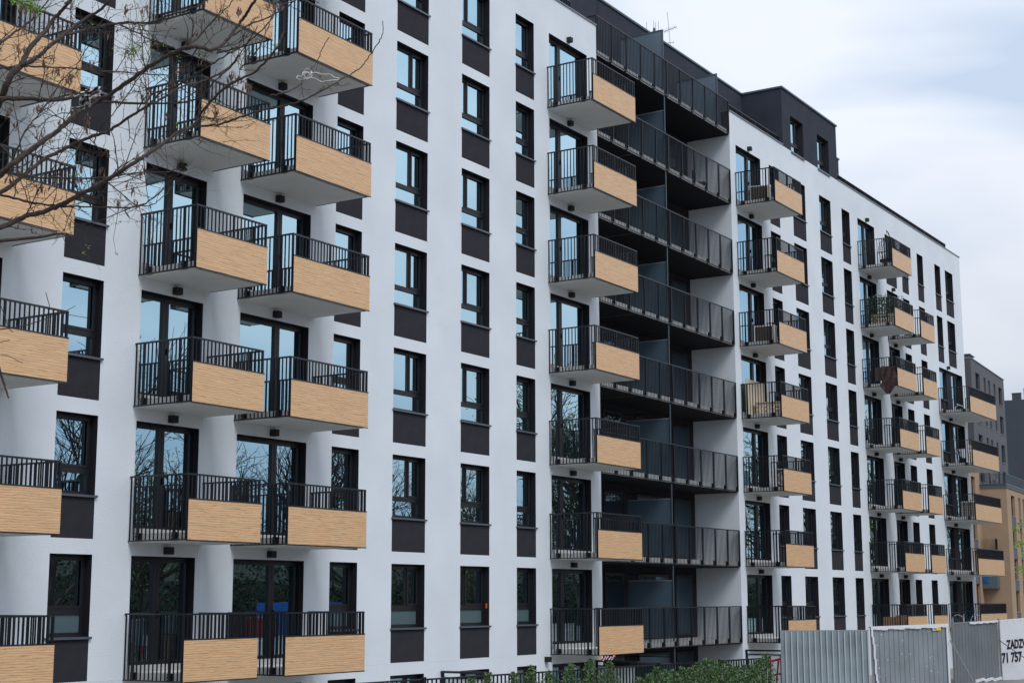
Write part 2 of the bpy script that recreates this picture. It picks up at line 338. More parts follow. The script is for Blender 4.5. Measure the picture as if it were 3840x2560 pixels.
for key, (x0, x1, fl, mu) in DOOR.items():
    DM[key] = door_mesh(x1-x0, mu)
    for f in fl:
        o = link('balcony_door', DM[key][0], BLD, (x0, 0, FL(f))); link('pane', DM[key][1], o); link('threshold', DM[key][2], o)
        if rc.random() < 0.4: curtain(o, x1-x0, 0.02, 2.2)
        lx = {'b2': 21.02, 'b3': 35.47, 'b1': 17.61, 'b7': 77.6}.get(key, (x0+x1)/2)
        if f > 0: link('wall_lamp', LAMP, BLD, (lx, -0.001, FL(f)+2.44))
link('wall_lamp', LAMP, BLD, (33.83, -0.001, 2.57))

# ---- balconies
def balcony_meshes(wd):
    s = MB(); s.box(0.075, wd-0.075, -D+0.075, -0.001, -0.31, -0.13, soffit)
    r = MB(); hb, ht = -0.30, 1.10
    def hr(a, b, w_, h_, z): r.box(min(a[0], b[0])-w_/2*(a[0] == b[0]), max(a[0], b[0])+w_/2*(a[0] == b[0]), min(a[1], b[1])-w_/2*(a[1] == b[1]), max(a[1], b[1])+w_/2*(a[1] == b[1]), z-h_, z, metal_b)
    hr((0, 0), (0, -D+0.026), 0.05, 0.035, ht); hr((wd, 0), (wd, -D+0.026), 0.05, 0.035, ht); hr((-0.025, -D), (wd+0.025, -D), 0.05, 0.035, ht)
    hr((0, 0), (0, -D+0.021), 0.04, 0.03, hb+0.03); hr((wd, 0), (wd, -D+0.021), 0.04, 0.03, hb+0.03); hr((-0.02, -D), (wd+0.02, -D), 0.04, 0.03, hb+0.03)
    n = 14; st = (D-0.03)/n
    for x in (0, wd):
        for i in range(n):
            y = -0.03 - st*i; post = i in (2, 11); hw = 0.025 if post else 0.012
            r.box(x-0.012-(0.010 if post else 0), x+0.012+(0.010 if post else 0), y-hw, y+hw, hb+0.03, ht-0.035, metal)
    m_ = int(round(wd/0.115)); sf = wd/m_
    for i in range(m_+1):
        x = sf*i; post = i in (0, m_) or (i % max(1, round(m_/2)) == 0); hw = 0.020 if post else 0.012
        if i in (0, m_): r.box(x-0.022, x+0.022, -D-0.022, -D+0.022, hb+0.03, ht-0.035, metal)
        else: r.box(x-hw, x+hw, -D-(0.02 if post else 0.012), -D+(0.02 if post else 0.012), hb+0.03, ht-0.035, metal)
    st_y = [-0.03-st*i for i in (2, 11)]
    p = MB(); e0, e1 = 0.0, wd+0.035
    p.box(e0, e1, -D-0.034, -D-0.024, -0.285, 0.555, woodm)
    t = MB(); t.box(e0-0.006, e1+0.004, -D-0.040, -D-0.0205, 0.556, 0.582, metal_b); t.box(e0-0.008, e0-0.001, -D-0.038, -D-0.0225, -0.285, 0.555, metal)
    t.box(e0-0.006, e1+0.004, -D-0.040, -D-0.0205, -0.31, -0.286, metal_b)
    return [x.mesh(nm) for x, nm in ((s, 'balcony'), (r, 'railing'), (p, 'oak_panel'), (t, 'panel_trim'))]
BRK = []
for sgn in (1, -1):
    b = MB(); xa, xb = sorted((sgn*0.021, sgn*0.078)); b.box(xa, xb, -0.07, 0.07, -0.29, -0.12, metal); b.box(-0.03, 0.03, -0.045, 0.045, -0.28, -0.12, metal)
    for zz in (-0.245, -0.165): b.box(-sgn*0.030-0.006, -sgn*0.030+0.006, 0.012, 0.026, zz, zz+0.014, bolt)
    BRK.append(b.mesh('rail_bracket'))
BM = {}
BAL = [(10.17, 2.86, range(1, 7)), (16.48, 2.23, range(1, 7)), (19.67, 2.86, range(1, 8)), (34.11, 2.86, R17), (49.06, 2.86, R17),
       (63.54, 2.86, R17), (67.54, 2.23, range(1, 7)), (75.69, 5.16, range(1, 6))]
for x, wd, fl in BAL:
    if wd not in BM: BM[wd] = balcony_meshes(wd)
    for f in fl:
        ms = BM[wd]; o = link('balcony', ms[0], BLD, (x, 0, FL(f)))
        for q, nm in zip(ms[1:], ('railing', 'oak_panel', 'panel_trim')): link(nm, q, o)
        for i in (2, 11):
            yy = -0.03-(D-0.03)/14*i; link('rail_bracket', BRK[0], o, (0, yy, 0)); link('rail_bracket', BRK[1], o, (wd, yy, 0))

# ---- loggias in the recess
lw = XR-XL
lg = MB(); lg.box(0.01, lw-0.01, 0.075, 1.89, -0.30, -0.10, threshold)
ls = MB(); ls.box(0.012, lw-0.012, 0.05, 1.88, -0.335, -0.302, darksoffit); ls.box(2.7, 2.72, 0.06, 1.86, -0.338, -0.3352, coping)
lr = MB(); hb, ht = -0.30, 1.10
bays = ((0.03, 5.47), (5.53, lw-0.06))
lr.box(0.01, lw-0.04, -0.025, 0.025, ht-0.035, ht, metal_b); lr.box(0.01, lw-0.04, -0.02, 0.02, hb, hb+0.03, metal_b)
for a, b in bays:
    n = int(round((b-a)/0.112))
    for i in range(n+1):
        x = a+(b-a)*i/n; post = i % 10 == 0 or i == n
        hw, hd = (0.022, 0.022) if post else (0.0085, 0.0085)
        lr.box(x-hw, x+hw, -hd, hd, hb+0.03, ht-0.035, metal)
        if post:
            lr.box(x-0.05, x+0.05, 0.026, 0.074, -0.29, -0.11, metal)
            for zz in (-0.25, -0.16): lr.box(x-0.034, x-0.025, -0.032, -0.024, zz, zz+0.02, bolt)
ld = MB()                                                         # privacy divider
ld.box(5.33, 5.37, 0.06, 1.85, 2.0, 2.04, coping); ld.box(5.33, 5.37, 0.06, 0.10, -0.09, 1.999, copingd); ld.box(5.34, 5.36, 0.101, 1.85, 0.0, 1.999, frosted)
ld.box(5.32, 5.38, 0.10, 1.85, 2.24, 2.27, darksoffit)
lp = MB(); lp.box(5.30, 5.35, 0.0265, 0.058, 1.10, 2.56, copingd)
lgm = lg.mesh('loggia_slab'); lsm = ls.mesh('soffit'); lrm = lr.mesh('railing'); ldm = ld.mesh('privacy_screen'); lpm = lp.mesh('pole')
lwn = MB()                                                        # windows in the back wall of a loggia
for a, b in ((0.5, 3.0), (3.6, 5.0), (6.1, 8.6), (9.2, 10.7)):
    lwn.box(a, b, 1.86, 1.899, 0.0, 2.3, frame)
    lwn.quad((a+0.08, 1.855, 0.08), (b-0.08, 1.855, 0.08), (b-0.08, 1.855, 2.2), (a+0.08, 1.855, 2.2), glassd)
lwm = lwn.mesh('loggia_door')
for f in range(1, 9):
    o = link('loggia', lgm, BLD, (XL, 0, FL(f)))
    link('soffit', lsm, o); link('railing', lrm, o)
    if f < 8: link('privacy_screen', ldm, o); link('pole', lpm, o); link('loggia_door', lwm, o)
o = link('loggia_door', lwm, BLD, (XL, 0, 0.1))
o = link('privacy_screen', ldm, BLD, (XL, 0, 0.1)); link('pole', lpm, o)
def div_top(X, h):
    q = MB(); q.box(X-0.025, X+0.025, 0.05, 1.85, FL(8)+h-0.06, FL(8)+h, copingd); q.box(X-0.025, X+0.025, 0.05, 0.10, FL(8), FL(8)+h-0.061, copingd)
    q.box(X-0.012, X+0.012, 0.101, 1.85, FL(8)+0.05, FL(8)+h-0.061, MATS['clear_screen']); q.build('terrace_screen', BLD)
mat('clear_screen', (0.13, 0.17, 0.21), 0.22, spec=0.6)
div_top(42.78, 2.30); div_top(47.62, 2.0)
# ---- top storey
ph = MB(); ph.box(28, 66.6, 1.9, 12, 23.3, 26.62, pentplaster)
ph.box(40.99, 41.01, 1.896, 1.8995, 23.3, 26.6, darksoffit)
ph.build('penthouse', BLD)
pc = MB(); pc.box(27.95, 66.66, 1.85, 12.05, 26.622, 26.70, copingd); pc.build('penthouse_coping', BLD)
bk = MB()
xa, xb, z0, z1 = 54.32, 61.08, 23.97, 26.62
bo = [(55.28, 56.79, 23.99, 25.61), (58.53, 60.0, 23.99, 25.61)]
for a, b, c, d in ((xa, 55.28, z0, z1), (56.79, 58.53, z0, z1), (60.0, xb, z0, z1), (55.28, 56.79, 25.61, z1), (58.53, 60.0, 25.61, z1), (55.28, 56.79, z0, 23.99), (58.53, 60.0, z0, 23.99)):
    bk.quad((a, -0.004, c), (b, -0.004, c), (b, -0.004, d), (a, -0.004, d), pentplaster)
for x0, x1, c, d in bo:
    bk.quad((x0, -0.004, c), (x0, -0.004, d), (x0, 0.3, d), (x0, 0.3, c), darkplaster); bk.quad((x1, -0.004, c), (x1, 0.3, c), (x1, 0.3, d), (x1, -0.004, d), darkplaster)
    bk.quad((x0, -0.004, d), (x1, -0.004, d), (x1, 0.3, d), (x0, 0.3, d), darkplaster)
bk.quad((xa, 1.9, z0), (xa, -0.004, z0), (xa, -0.004, z1), (xa, 1.9, z1), pentplaster); bk.quad((xb, -0.004, z0), (xb, 1.9, z0), (xb, 1.9, z1), (xb, -0.004, z1), pentplaster)
bk.quad((xa, -0.004, z0), (xb, -0.004, z0), (xb, 0.35, z0), (xa, 0.35, z0), pentplaster)
bk.build('roof_bay', BLD)
bc = MB(); bc.box(xa-0.05, xb+0.05, -0.06, 1.849, 26.622, 26.70, copingd); bc.build('roof_bay_coping', BLD)
for x0, x1, k in ((55.28, 56.79, 'wide'), (58.53, 60.0, 'wide')):
    add_window(x0, x1, 8, k, True)
# low railings along the parapet, and the return of the terrace railing
def low_rail(a, b):
    q = MB(); zt = 24.39; y = 0.15
    q.box(a, b, y-0.02, y+0.02, zt-0.03, zt, metal_b); q.box(a, b, y-0.015, y+0.015, 24.06, 24.08, metal)
    n = int(round((b-a)/0.115))
    for i in range(n+1):
        x = a+(b-a)*i/n; post = i % 12 == 0; hw = 0.022 if post else 0.006
        q.box(x-hw, x+hw, y-0.02, y+0.02, 24.032 if post else 24.081, zt-0.031, metal)
    q.build('parapet_railing', BLD)
low_rail(28, 35.9); low_rail(48.85, 54.25); low_rail(61.2, 78.9)
q = MB(); q.box(XL+0.0, XL+0.045, 0.03, 1.0, 24.36, 24.40, metal_b)
for i in range(8): q.box(XL+0.005, XL+0.04, 0.1+i*0.115, 0.112+i*0.115, 23.35, 24.359, metal)
q.build('railing', BLD)

# ------------------------------------------------------------------ ground
def gz(x, y):
    # the street lies higher than the garden beside the block
    z = 1.6 + 0.74*max(0, min(1, (x-26)/4.5)) if y < -8 else 1.6
    yl = -8.6 - (x-14)*0.105
    t = max(0, min(1, (y-(yl+0.5))/4.0)); t = t*t*(3-2*t)
    base = 1.6 + 0.74*max(0, min(1, (x-26)/4.0))
    return base*(1-t)*1.0 + 0.02*t
asph = mat('trodden_earth', (0.24, 0.225, 0.20), 0.95, bump=(3, 0.8), vary=(0.6, 0.3))
gm = MB(); xs = [-1500, -600, -200, -60, -20] + [x*1.0 for x in range(-10, 60)] + [70, 100, 200, 400, 1500]
ys = [-1500, -600, -200, -80, -40] + [y*0.5-20 for y in range(0, 41)] + [2, 15, 30, 100, 400, 1500]
for i in range(len(xs)-1):
    for j in range(len(ys)-1):
        P = [(xs[i], ys[j]), (xs[i+1], ys[j]), (xs[i+1], ys[j+1]), (xs[i], ys[j+1])]
        gm.quad(*[(x, y, gz(x, y)) for x, y in P], asph)
tag(gm.build('ground'), kind='structure')
reflection_bank_m = mat('reflection_bank', (0.040, 0.040, 0.026), 0.95, bump=(2, 1.0), vary=(0.9, 0.5))  # unseen bank, added so the lowest windows reflect solid dark
gm = MB(); prev = None
for i in range(0, 120):
    x = -60+i*3.0; h = 7.2+0.5*math.sin(i*0.9)+0.4*math.sin(i*0.37)
    cur = [(x, -43.5+0.5*math.sin(i*1.7), 1.55), (x, -45.5, 1.6+h*0.55), (x, -48, 1.6+h*0.9-0.8), (x, -54, h), (x, -90, h), (x, -91, 1.5)]
    if prev:
        for k in range(5): gm.quad(prev[k], cur[k], cur[k+1], prev[k+1], reflection_bank_m)
    prev = cur
tag(gm.build('reflection_bank'), kind='structure')

# ------------------------------------------------------------------ neighbouring buildings
D1 = Vector((0.997, 0.080, 0)).normalized(); N1 = Vector((-D1.y, D1.x, 0))
ANG = math.atan2(D1.y, D1.x)
greyr = mat('grey_render', (0.105, 0.108, 0.118), 0.9, bump=(20, 0.4), vary=(0.8, 0.08))
brownr = mat('tan_render', (0.36, 0.25, 0.165), 0.9, bump=(20, 0.4), vary=(0.8, 0.06))
farr = mat('slate_render', (0.060, 0.068, 0.085), 0.9, vary=(0.4, 0.08))
greyp = mat('grey_spandrel', (0.10, 0.105, 0.12), 0.8)
def block(root, name, x0, x1, y0, y1, z0, z1, mt, holes=()):
    m = MB()
    xs = sorted(set([x0, x1]+[v for h in holes for v in h[:2]])); zs = sorted(set([z0, z1]+[v for h in holes for v in h[2:]]))
    for i in range(len(xs)-1):
        for j in range(len(zs)-1):
            cx, cz = (xs[i]+xs[i+1])/2, (zs[j]+zs[j+1])/2
            if any(h[0] < cx < h[1] and h[2] < cz < h[3] for h in holes): continue
            m.quad((xs[i], y0, zs[j]), (xs[i+1], y0, zs[j]), (xs[i+1], y0, zs[j+1]), (xs[i], y0, zs[j+1]), mt)
    for a, b, c, d in holes:
        m.quad((b, y0, c), (b, y0+0.3, c), (b, y0+0.3, d), (b, y0, d), mt); m.quad((a, y0+.3, c), (a, y0, c), (a, y0, d), (a, y0+.3, d), mt)
        m.quad((a, y0, d), (b, y0, d), (b, y0+.3, d), (a, y0+.3, d), mt); m.quad((a, y0+.3, c), (b, y0+.3, c), (b, y0, c), (a, y0, c), mt)
    m.box(x0, x1, y0, y1, z0, z1, mt, skip='f')
    return m.build(name, root)
def far_window(root, a, b, c, d, y0, split=True):
    m = MB(); m.box(a+.005, b-.005, y0+0.22, y0+0.29, c+.005, d-.005, frame)
    o = m.build('window', root)
    p = MB(); k = (a+b)/2
    p.quad((a+0.1, y0+0.215, c+0.1), (k-0.05 if split else b-0.1, y0+0.215, c+0.1), (k-0.05 if split else b-0.1, y0+0.215, d-0.1), (a+0.1, y0+0.215, d-0.1), glassd)
    if split: p.quad((k+0.05, y0+0.215, c+0.1), (b-0.1, y0+0.215, c+0.1), (b-0.1, y0+0.215, d-0.1), (k+0.05, y0+0.215, d-0.1), glassd)
    p.build('pane', o)
    s = MB(); s.box(a-0.05, b+0.05, y0-0.06, y0+0.2, c-0.05, c-0.002, coping); s.build('window_sill', o)
    return o
# tan building with a projecting wing; wing front corner at K
K = at(3773.1, 1828.2, 140)
TAN = thing('tan_apartment_building', 'tan rendered apartment building with a roof terrace, right of the white block', 'building', (K.x, K.y, 0), ANG)
cols = [(2.15, 4.1), (6.1, 7.2), (8.4, 9.5), (11.6, 13.5)]
holes = [(a, b, z, z+1.9) for (a, b) in cols for z in (11.83, 8.93, 6.03, 3.13)]
block(TAN, 'wing_wall', 0, 30, 0, 14, 0, 14.28, brownr, holes)
holes2 = [(-3.75, -2.0, z, z+2.2) for z in (12.95, 9.6, 6.75, 3.2)]
holes2 = [(-3.75, -1.95, z, z+1.9) for z in (13.3, 9.55, 6.65, 3.75)]
block(TAN, 'rear_wall', -4.4, -0.003, 2.36, 12, 0, 18.0, brownr, holes2)
for (a, b, c, d) in holes: far_window(TAN, a, b, c, d, 0, b-a > 1.5)
for (a, b, c, d) in holes2: far_window(TAN, a, b, c, d, 2.36, False)
for (a, b) in cols:
    for z in (11.83, 8.93, 6.03, 3.13): m = MB(); m.box(a, b, -0.02, -0.002, z-1.0, z-0.07, greyp); m.build('spandrel_panel', TAN)
for z in (9.55, 6.65, 3.75): m = MB(); m.box(-3.75, -1.95, 2.34, 2.358, z-1.0, z-0.07, greyp); m.build('spandrel_panel', TAN)
m = MB(); m.box(-0.06, 30.05, -0.06, 14, 14.282, 14.60, greyp); m.box(-0.1, 30.1, -0.1, 0.05, 14.602, 14.65, coping); m.box(-0.1, 0.05, 0.051, 3, 14.602, 14.65, copingd); m.build('terrace_edge', TAN)
m = MB()
m.box(0, 30, -0.02, 0.02, 15.55, 15.6, copingd); m.box(-0.02, 0.02, 0.021, 2.34, 15.55, 15.6, copingd)
for i in range(230): m.box(i*0.13, i*0.13+0.03, -0.012, 0.012, 14.655, 15.549, MATS['dark_coping'])
for i in range(1, 18): m.box(-0.012, 0.012, i*0.13, i*0.13+0.03, 14.655, 15.549, metal)
m.build('terrace_railing', TAN)
m = MB(); m.box(-0.03, 0.9, 1.05, 2.33, 8.6, 8.72, greyp)
for i in range(9): m.box(-1.0+i*0.11, -0.985+i*0.11, 1.02, 1.05, 8.73, 9.66, metal)
m.box(-1.05, 0.0, 1.015, 1.055, 9.64, 9.68, metal)
for i in range(12): m.box(-1.03, -1.0, 1.06+i*0.105, 1.075+i*0.105, 8.73, 9.66, metal)
m.box(-1.05, -0.001, 1.0, 2.35, 8.55, 8.729, greyp)
m.build('side_balcony', TAN)
blue = mat('blue_sheet', (0.012, 0.085, 0.24), 0.6, vary=(6, 0.6))
m = MB(); m.box(-1.05, -0.001, 1.0, 2.35, 5.25, 5.42, greyp); m.box(-1.05, -1.0, 1.0, 2.35, 5.421, 6.36, frosted); m.box(-1.0, -0.001, 1.0, 1.05, 5.421, 6.36, frosted)
m.box(-1.07, -1.055, 1.75, 2.3, 5.7, 6.3, blue)
m.build('side_balcony', TAN)
# folding deck chair on the roof terrace
white = mat('white_paint', (0.75, 0.76, 0.78), 0.6)
t_ = thing('deck_chair', 'pale folding deck chair on the roof terrace of the tan building', 'chair', tuple(K + N1*0.9 + D1*0.6 + Vector((0, 0, 14.605-K.z))), ANG)
m = MB(); m.tube([(-0.3, 0, 0), (0.3, 0, 0.55)], 0.025, coping); m.tube([(-0.3, 0.5, 0), (0.3, 0.5, 0.55)], 0.025, coping); m.tube([(0.3, 0, 0), (-0.3, 0, 0.5), (-0.55, 0, 1.0)], 0.025, coping); m.tube([(0.3, 0.5, 0), (-0.3, 0.5, 0.5), (-0.55, 0.5, 1.0)], 0.025, coping); m.build('chair_frame', t_)
m = MB(); m.obox((0.3, 0.03, 0.53), (-0.55, 0, -0.09), (0, 0.44, 0), (0, 0, 0.02), white); m.build('seat', t_)
m = MB(); m.obox((-0.27, 0.03, 0.46), (-0.28, 0, 0.55), (0, 0.44, 0), (0.02, 0, 0.01), white); m.build('backrest', t_)

G = at(3638.7, 1341.2, 156)
GR = thing('grey_apartment_building', 'dark grey rendered apartment building with a rooftop box, behind the white block', 'building', (G.x, G.y, 0), ANG)
gc = [(2.2, 4.4), (6.55, 7.6), (9.05, 10.1), (12.05, 13.1), (14.9, 17.0)]
holes = [(a, b, z, z+1.95) for (a, b) in gc for z in (25.3, 22.1, 18.95, 16.0)]
block(GR, 'wall', 0, 18.3, 0, 12, 0, 28.4, greyr, holes)
for (a, b, c, d) in holes: far_window(GR, a, b, c, d, 0, b-a > 1.5)
m = MB(); m.box(-0.05, 18.4, -0.08, 12, 28.402, 28.47, coping); m.build('parapet_coping', GR)
m = MB(); m.box(4.0, 6.2, 0.9, 3.2, 28.475, 29.35, greyr); m.build('rooftop_box', GR)
m = MB(); m.box(3.85, 6.35, 0.75, 3.35, 29.352, 29.45, copingd); m.build('rooftop_box_lid', GR)
m = MB(); m.box(-30, -0.01, 0.6, 12, 0, 28.39, greyr); m.build('set_back_wall', GR)
Fp = at(3767, 1501, 200)
FR = thing('slate_apartment_building', 'farthest slate grey building with a chimney, at the right edge', 'building', (Fp.x, Fp.y, 0), ANG)
m = MB(); m.box(0, 30, -8.0, 0.3, 0, Fp.z, farr); m.build('wall', FR)
m = MB(); m.box(0.3, 0.9, -2.0, -0.9, Fp.z+.002, Fp.z+0.85, farr); m.box(0.25, 0.95, -2.05, -0.85, Fp.z+0.852, Fp.z+0.95, copingd); m.build('chimney', FR)
m = MB(); m.box(0.9, 1.1, -2.5, -2.3, Fp.z+.002, Fp.z+1.55, farr); m.build('vent_pipe', FR)

# ------------------------------------------------------------------ garden fence, hedge, hoarding
fL, fR = on_z(1200, 2567, 3.0), on_z(2881, 2463, 3.0)
fd = (fR-fL); fl_ = Vector((fd.x, fd.y, 0)).length; fa = math.atan2(fd.y, fd.x)
FEN = thing('garden_fence', 'low black metal bar fence along the hedge', 'fence', (fL.x, fL.y, 1.5), fa)
m = MB(); H = 1.5
n = int(fl_/0.115)
for i in range(n+1):
    x = fl_*i/n
    m.box(x-0.008, x+0.008, -0.014, 0.014, 0.15, H-0.03, metal)
m.build('bars', FEN)
m = MB(); m.box(0, fl_, -0.022, 0.022, H-0.03, H, metal_b); m.box(0, fl_, -0.02, 0.02, 0.12, 0.15, metal); m.build('rail', FEN)
for x in [i*2.52 for i in range(int(fl_/2.52)+1)] + [fl_]:
    m = MB(); m.box(x-0.035, x+0.035, -0.06, -0.0225, -0.1, H+0.03, metal); m.build('fence_post', FEN)

leafm = []
for i, c in enumerate(((0.055, 0.125, 0.034), (0.095, 0.185, 0.05), (0.032, 0.075, 0.025), (0.17, 0.24, 0.08))):
    leafm.append(mat(['leaf_green', 'leaf_bright', 'leaf_dark', 'leaf_young'][i], c, 0.35, spec=0.55))
brownleaf = mat('dead_leaf', (0.10, 0.055, 0.03), 0.8)
stem = mat('stem_bark', (0.06, 0.045, 0.03), 0.9)
def leaf(mb, p, l, w_, mt, rng, droop=0.2):
    d = Vector((rng.uniform(-1, 1), rng.uniform(-1, 1), rng.uniform(-0.6, 0.9)))
    d.normalize(); s = d.cross(Vector((rng.uniform(-1, 1), rng.uniform(-1, 1), rng.uniform(0.2, 1)))).normalized()
    k = len(mb.v); i = mb.m(mt); nrm = d.cross(s)
    mb.v += [tuple(p), tuple(p+d*l*0.5+s*w_*0.5+nrm*l*0.06), tuple(p+d*l-nrm*l*droop), tuple(p+d*l*0.5-s*w_*0.5+nrm*l*0.06)]
    mb.f += [(k, k+1, k+2), (k, k+2, k+3)]; mb.mi += [i, i]
rng = random.Random(3)
fdir = Vector((math.cos(fa), math.sin(fa), 0)); fn = Vector((fdir.y, -fdir.x, 0))     # fn points to the street
def shrub(mb, sb, c, rx, ry, z0, z1, n, lf=0.062):
    for k in range(7):
        a = rng.uniform(0, 6.28); p1 = c + fdir*rng.uniform(-rx, rx)*0.8 + fn*rng.uniform(-ry, ry)*0.7 + Vector((0, 0, z0 + (z1-z0)*rng.uniform(0.7, 0.98) - c.z))
        p0 = Vector((c.x, c.y, z0)); sb.tube([p0, (p0+p1)/2+Vector((rng.uniform(-.05, .05), rng.uniform(-.05, .05), 0)), p1], [0.012, 0.008, 0.004], stem, 4)
    for i in range(n):
        u = rng.random()**0.5; a = rng.uniform(0, 6.28); h = rng.random()
        q = (1-abs(2*h-1)**3)*0.85+0.25
        q *= 1-0.5*max(0, h-0.75)/0.25
        lump = 1+0.25*math.sin(a*3+h*9+c.x*5)+0.15*math.sin(a*7+h*17)
        p = Vector((c.x, c.y, z0+(z1-z0)*h)) + fdir*math.cos(a)*rx*u*q*lump + fn*math.sin(a)*ry*u*q*lump
        r = rng.random(); mt = leafm[0] if r < 0.4 else leafm[1] if r < 0.68 else leafm[2] if r < 0.9 else leafm[3] if r < 0.97 else brownleaf
        leaf(mb, p, lf*rng.uniform(0.7, 1.25), lf*0.45, mt, rng)
# continuous clipped hedge
hx0 = (on_z(2300, 2495, 3.0)-fL).length; hx1 = fl_-0.52
hm = MB(); hs = MB()
x = hx0
while x < hx1:
    c = fL + fdir*x + fn*0.36; top = 2.93+0.09*math.sin(x*2.3)+rng.uniform(-0.04, 0.07) - 0.25*max(0, 1-(x-hx0)/0.8)
    shrub(hm, hs, c, 0.34, 0.27, 1.45, top, 1500)
    x += 0.33
HG = thing('hedge', 'dense dark green laurel hedge in front of the black fence', 'hedge', (fL+fdir*hx0).to_tuple()[:2]+(1.5,))
def rebase(mb, root):
    o = Vector(root.location); mb.v = [tuple(Vector(v)-o) for v in mb.v]
rebase(hm, HG); rebase(hs, HG); hm.build('foliage', HG); hs.build('stems', HG)
sp = [(1345, 2.98-0.14, 'leftmost'), (1650, 2.86, 'small yellowish'), (1735, 2.93, ''), (1800, 3.0, ''), (1895, 2.98, ''), (1960, 3.08, ''), (2030, 2.96, ''), (2110, 3.08, ''), (2185, 3.14, ''), (2255, 3.06, '')]
ORD = ['first', 'second', 'third', 'fourth', 'fifth', 'sixth', 'seventh', 'eighth', 'ninth', 'tenth', 'eleventh', 'twelfth']
for i, (px, top, _) in enumerate(sp):
    x = (on_z(px, 2560-(px-1340)*0.062, 3.0)-fL); x = Vector((x.x, x.y, 0)).dot(fdir)
    c = fL + fdir*x + fn*0.3
    t_ = thing('laurel_shrub', ORD[i]+' green laurel shrub from the left along the black fence', 'shrub', (c.x, c.y, 1.5), 0, 'laurel shrubs along the black fence')
    hm = MB(); hs = MB(); shrub(hm, hs, c, 0.24 if px < 2000 else 0.33, 0.22, 1.5, top+0.05, 900 if px < 2000 else 1500)
    rebase(hm, t_); rebase(hs, t_); hm.build('foliage', t_); hs.build('stems', t_)

# galvanised hoarding, panel by panel
galv = mat('galvanised_sheet', (0.33, 0.385, 0.41), 0.36, metal=0.6, spec=0.5, vary=(1.1, 0.30))
galv2 = mat('dull_galvanised_sheet', (0.30, 0.33, 0.355), 0.45, metal=0.45, spec=0.4, vary=(1.4, 0.18))
galv3 = mat('dark_galvanised_sheet', (0.20, 0.215, 0.23), 0.55, metal=0.4, spec=0.4, vary=(1.4, 0.15))
film = mat('white_film', (0.68, 0.69, 0.72), 0.5, bump=(25, 0.6))
post_m = mat('galvanised_post', (0.36, 0.39, 0.42), 0.4, metal=0.7)
rib_highlight = mat('galvanised_rib_highlight', (0.52, 0.57, 0.60), 0.35, metal=0.5)  # lighter rib crests: the bright highlight lines are put into the colour
def sheet(A, B, zb, mt, ribs, label, depth=0.022, hi=0.35, narrow=False):
    depth *= 1.7; A, B = Vector(A), Vector(B); root = thing('hoarding_panel', label, 'hoarding', (A.x, A.y, zb), 0, 'site hoarding panels')
    d = Vector((B.x-A.x, B.y-A.y, 0)); Lh = d.length; d.normalize(); nn = Vector((d.y, -d.x, 0))
    o = Vector(root.location); m = MB(); prof = []
    p = Lh/ribs
    for i in range(ribs):
        x = i*p
        if narrow: prof += [(x, 0), (x+p*0.62, 0), (x+p*0.70, -depth*0.6), (x+p*0.78, -depth*0.6), (x+p*0.86, 0)]
        else: prof += [(x, 0), (x+p*0.66, 0), (x+p*0.70, depth), (x+p*0.92, depth)]
    prof.append((Lh, 0))
    for (a, ya), (b, yb) in zip(prof[:-1], prof[1:]):
        def P(t, y, z): return Vector((A.x, A.y, 0)) + d*t + nn*y + Vector((0, 0, z)) - o
        za = A.z+(B.z-A.z)*a/Lh; zc = A.z+(B.z-A.z)*b/Lh
        m.quad(P(a, ya, zb), P(b, yb, zb), P(b, yb, zc), P(a, ya, za), rib_highlight if (ya == depth and yb == depth) else mt)
    m.build('sheet', root)
    m = MB(); m.bar(A-o+Vector((0, 0, 0.01))-nn*0.02, B-o+Vector((0, 0, 0.01))-nn*0.02, 0.05, 0.03, post_m); m.build('top_rail', root)
    return root, A-o, B-o, d, nn
h1 = sheet(at(2926, 2366, 36.0), at(3256, 2364, 36.2), 1.9, galv, 15, 'shiny corrugated hoarding sheet beside the red barrier')
h2 = sheet(at(3262, 2352, 36.45), at(3552, 2341, 37.4), 1.9, galv2, 16, 'grey hoarding sheet edged in white film with the yellow sticker', depth=0.018, narrow=True)
h3 = None
for (rt0, a0, b0, d0, n0), seed in ((h2, 1),):
    q = MB(); r9 = random.Random(seed)
    for _ in range(26):
        t = r9.uniform(0.05, 0.95); zz = -r9.uniform(0.15, 1.3); c = a0+(b0-a0)*t+Vector((0, 0, zz))+n0*0.004; w9 = r9.uniform(0.008, 0.03); h9 = r9.uniform(0.008, 0.05)
        q.quad(c, c+d0*w9, c+d0*w9*0.8+Vector((0, 0, h9)), c+Vector((0, 0, h9*0.8)), film)
    q.build('paint_splashes', rt0)
h3 = sheet(at(3572, 2338, 37.6), at(3738, 2326, 38.9), 2.15, galv3, 14, 'darker hoarding sheet behind the diagonal brace pole', depth=0.018, narrow=True)
root, a, b, d, nn = h2
m = MB(); 
for i in range(14):
    p, q = a+(b-a)*i/14, a+(b-a)*(i+1)/14
    m.obox(p+nn*0.03+Vector((0, 0, -0.045-0.012*(i % 3))), q-p, nn*0.01, Vector((0, 0, 0.075+0.012*(i % 3))), film)
m.build('film_edging', root)
m = MB()
for i in range(10): m.obox(a+nn*0.03+d*(0.01+0.006*(i*7 % 5)+i*0.012)+Vector((0, 0, -0.05-(i+1)*0.17)), d*0.055, nn*0.01, Vector((0, 0, 0.172)), film)
m.build('film_strip', root)
m = MB(); m.obox(b+nn*0.035-d*0.07+Vector((0, 0, -1.9)), d*0.055, nn*0.01, Vector((0, 0, 1.9)), film)
m.build('film_strip', root)
yel = mat('yellow_sticker', (0.80, 0.58, 0.02), 0.5); ink = mat('black_ink', (0.012, 0.012, 0.014), 0.6)
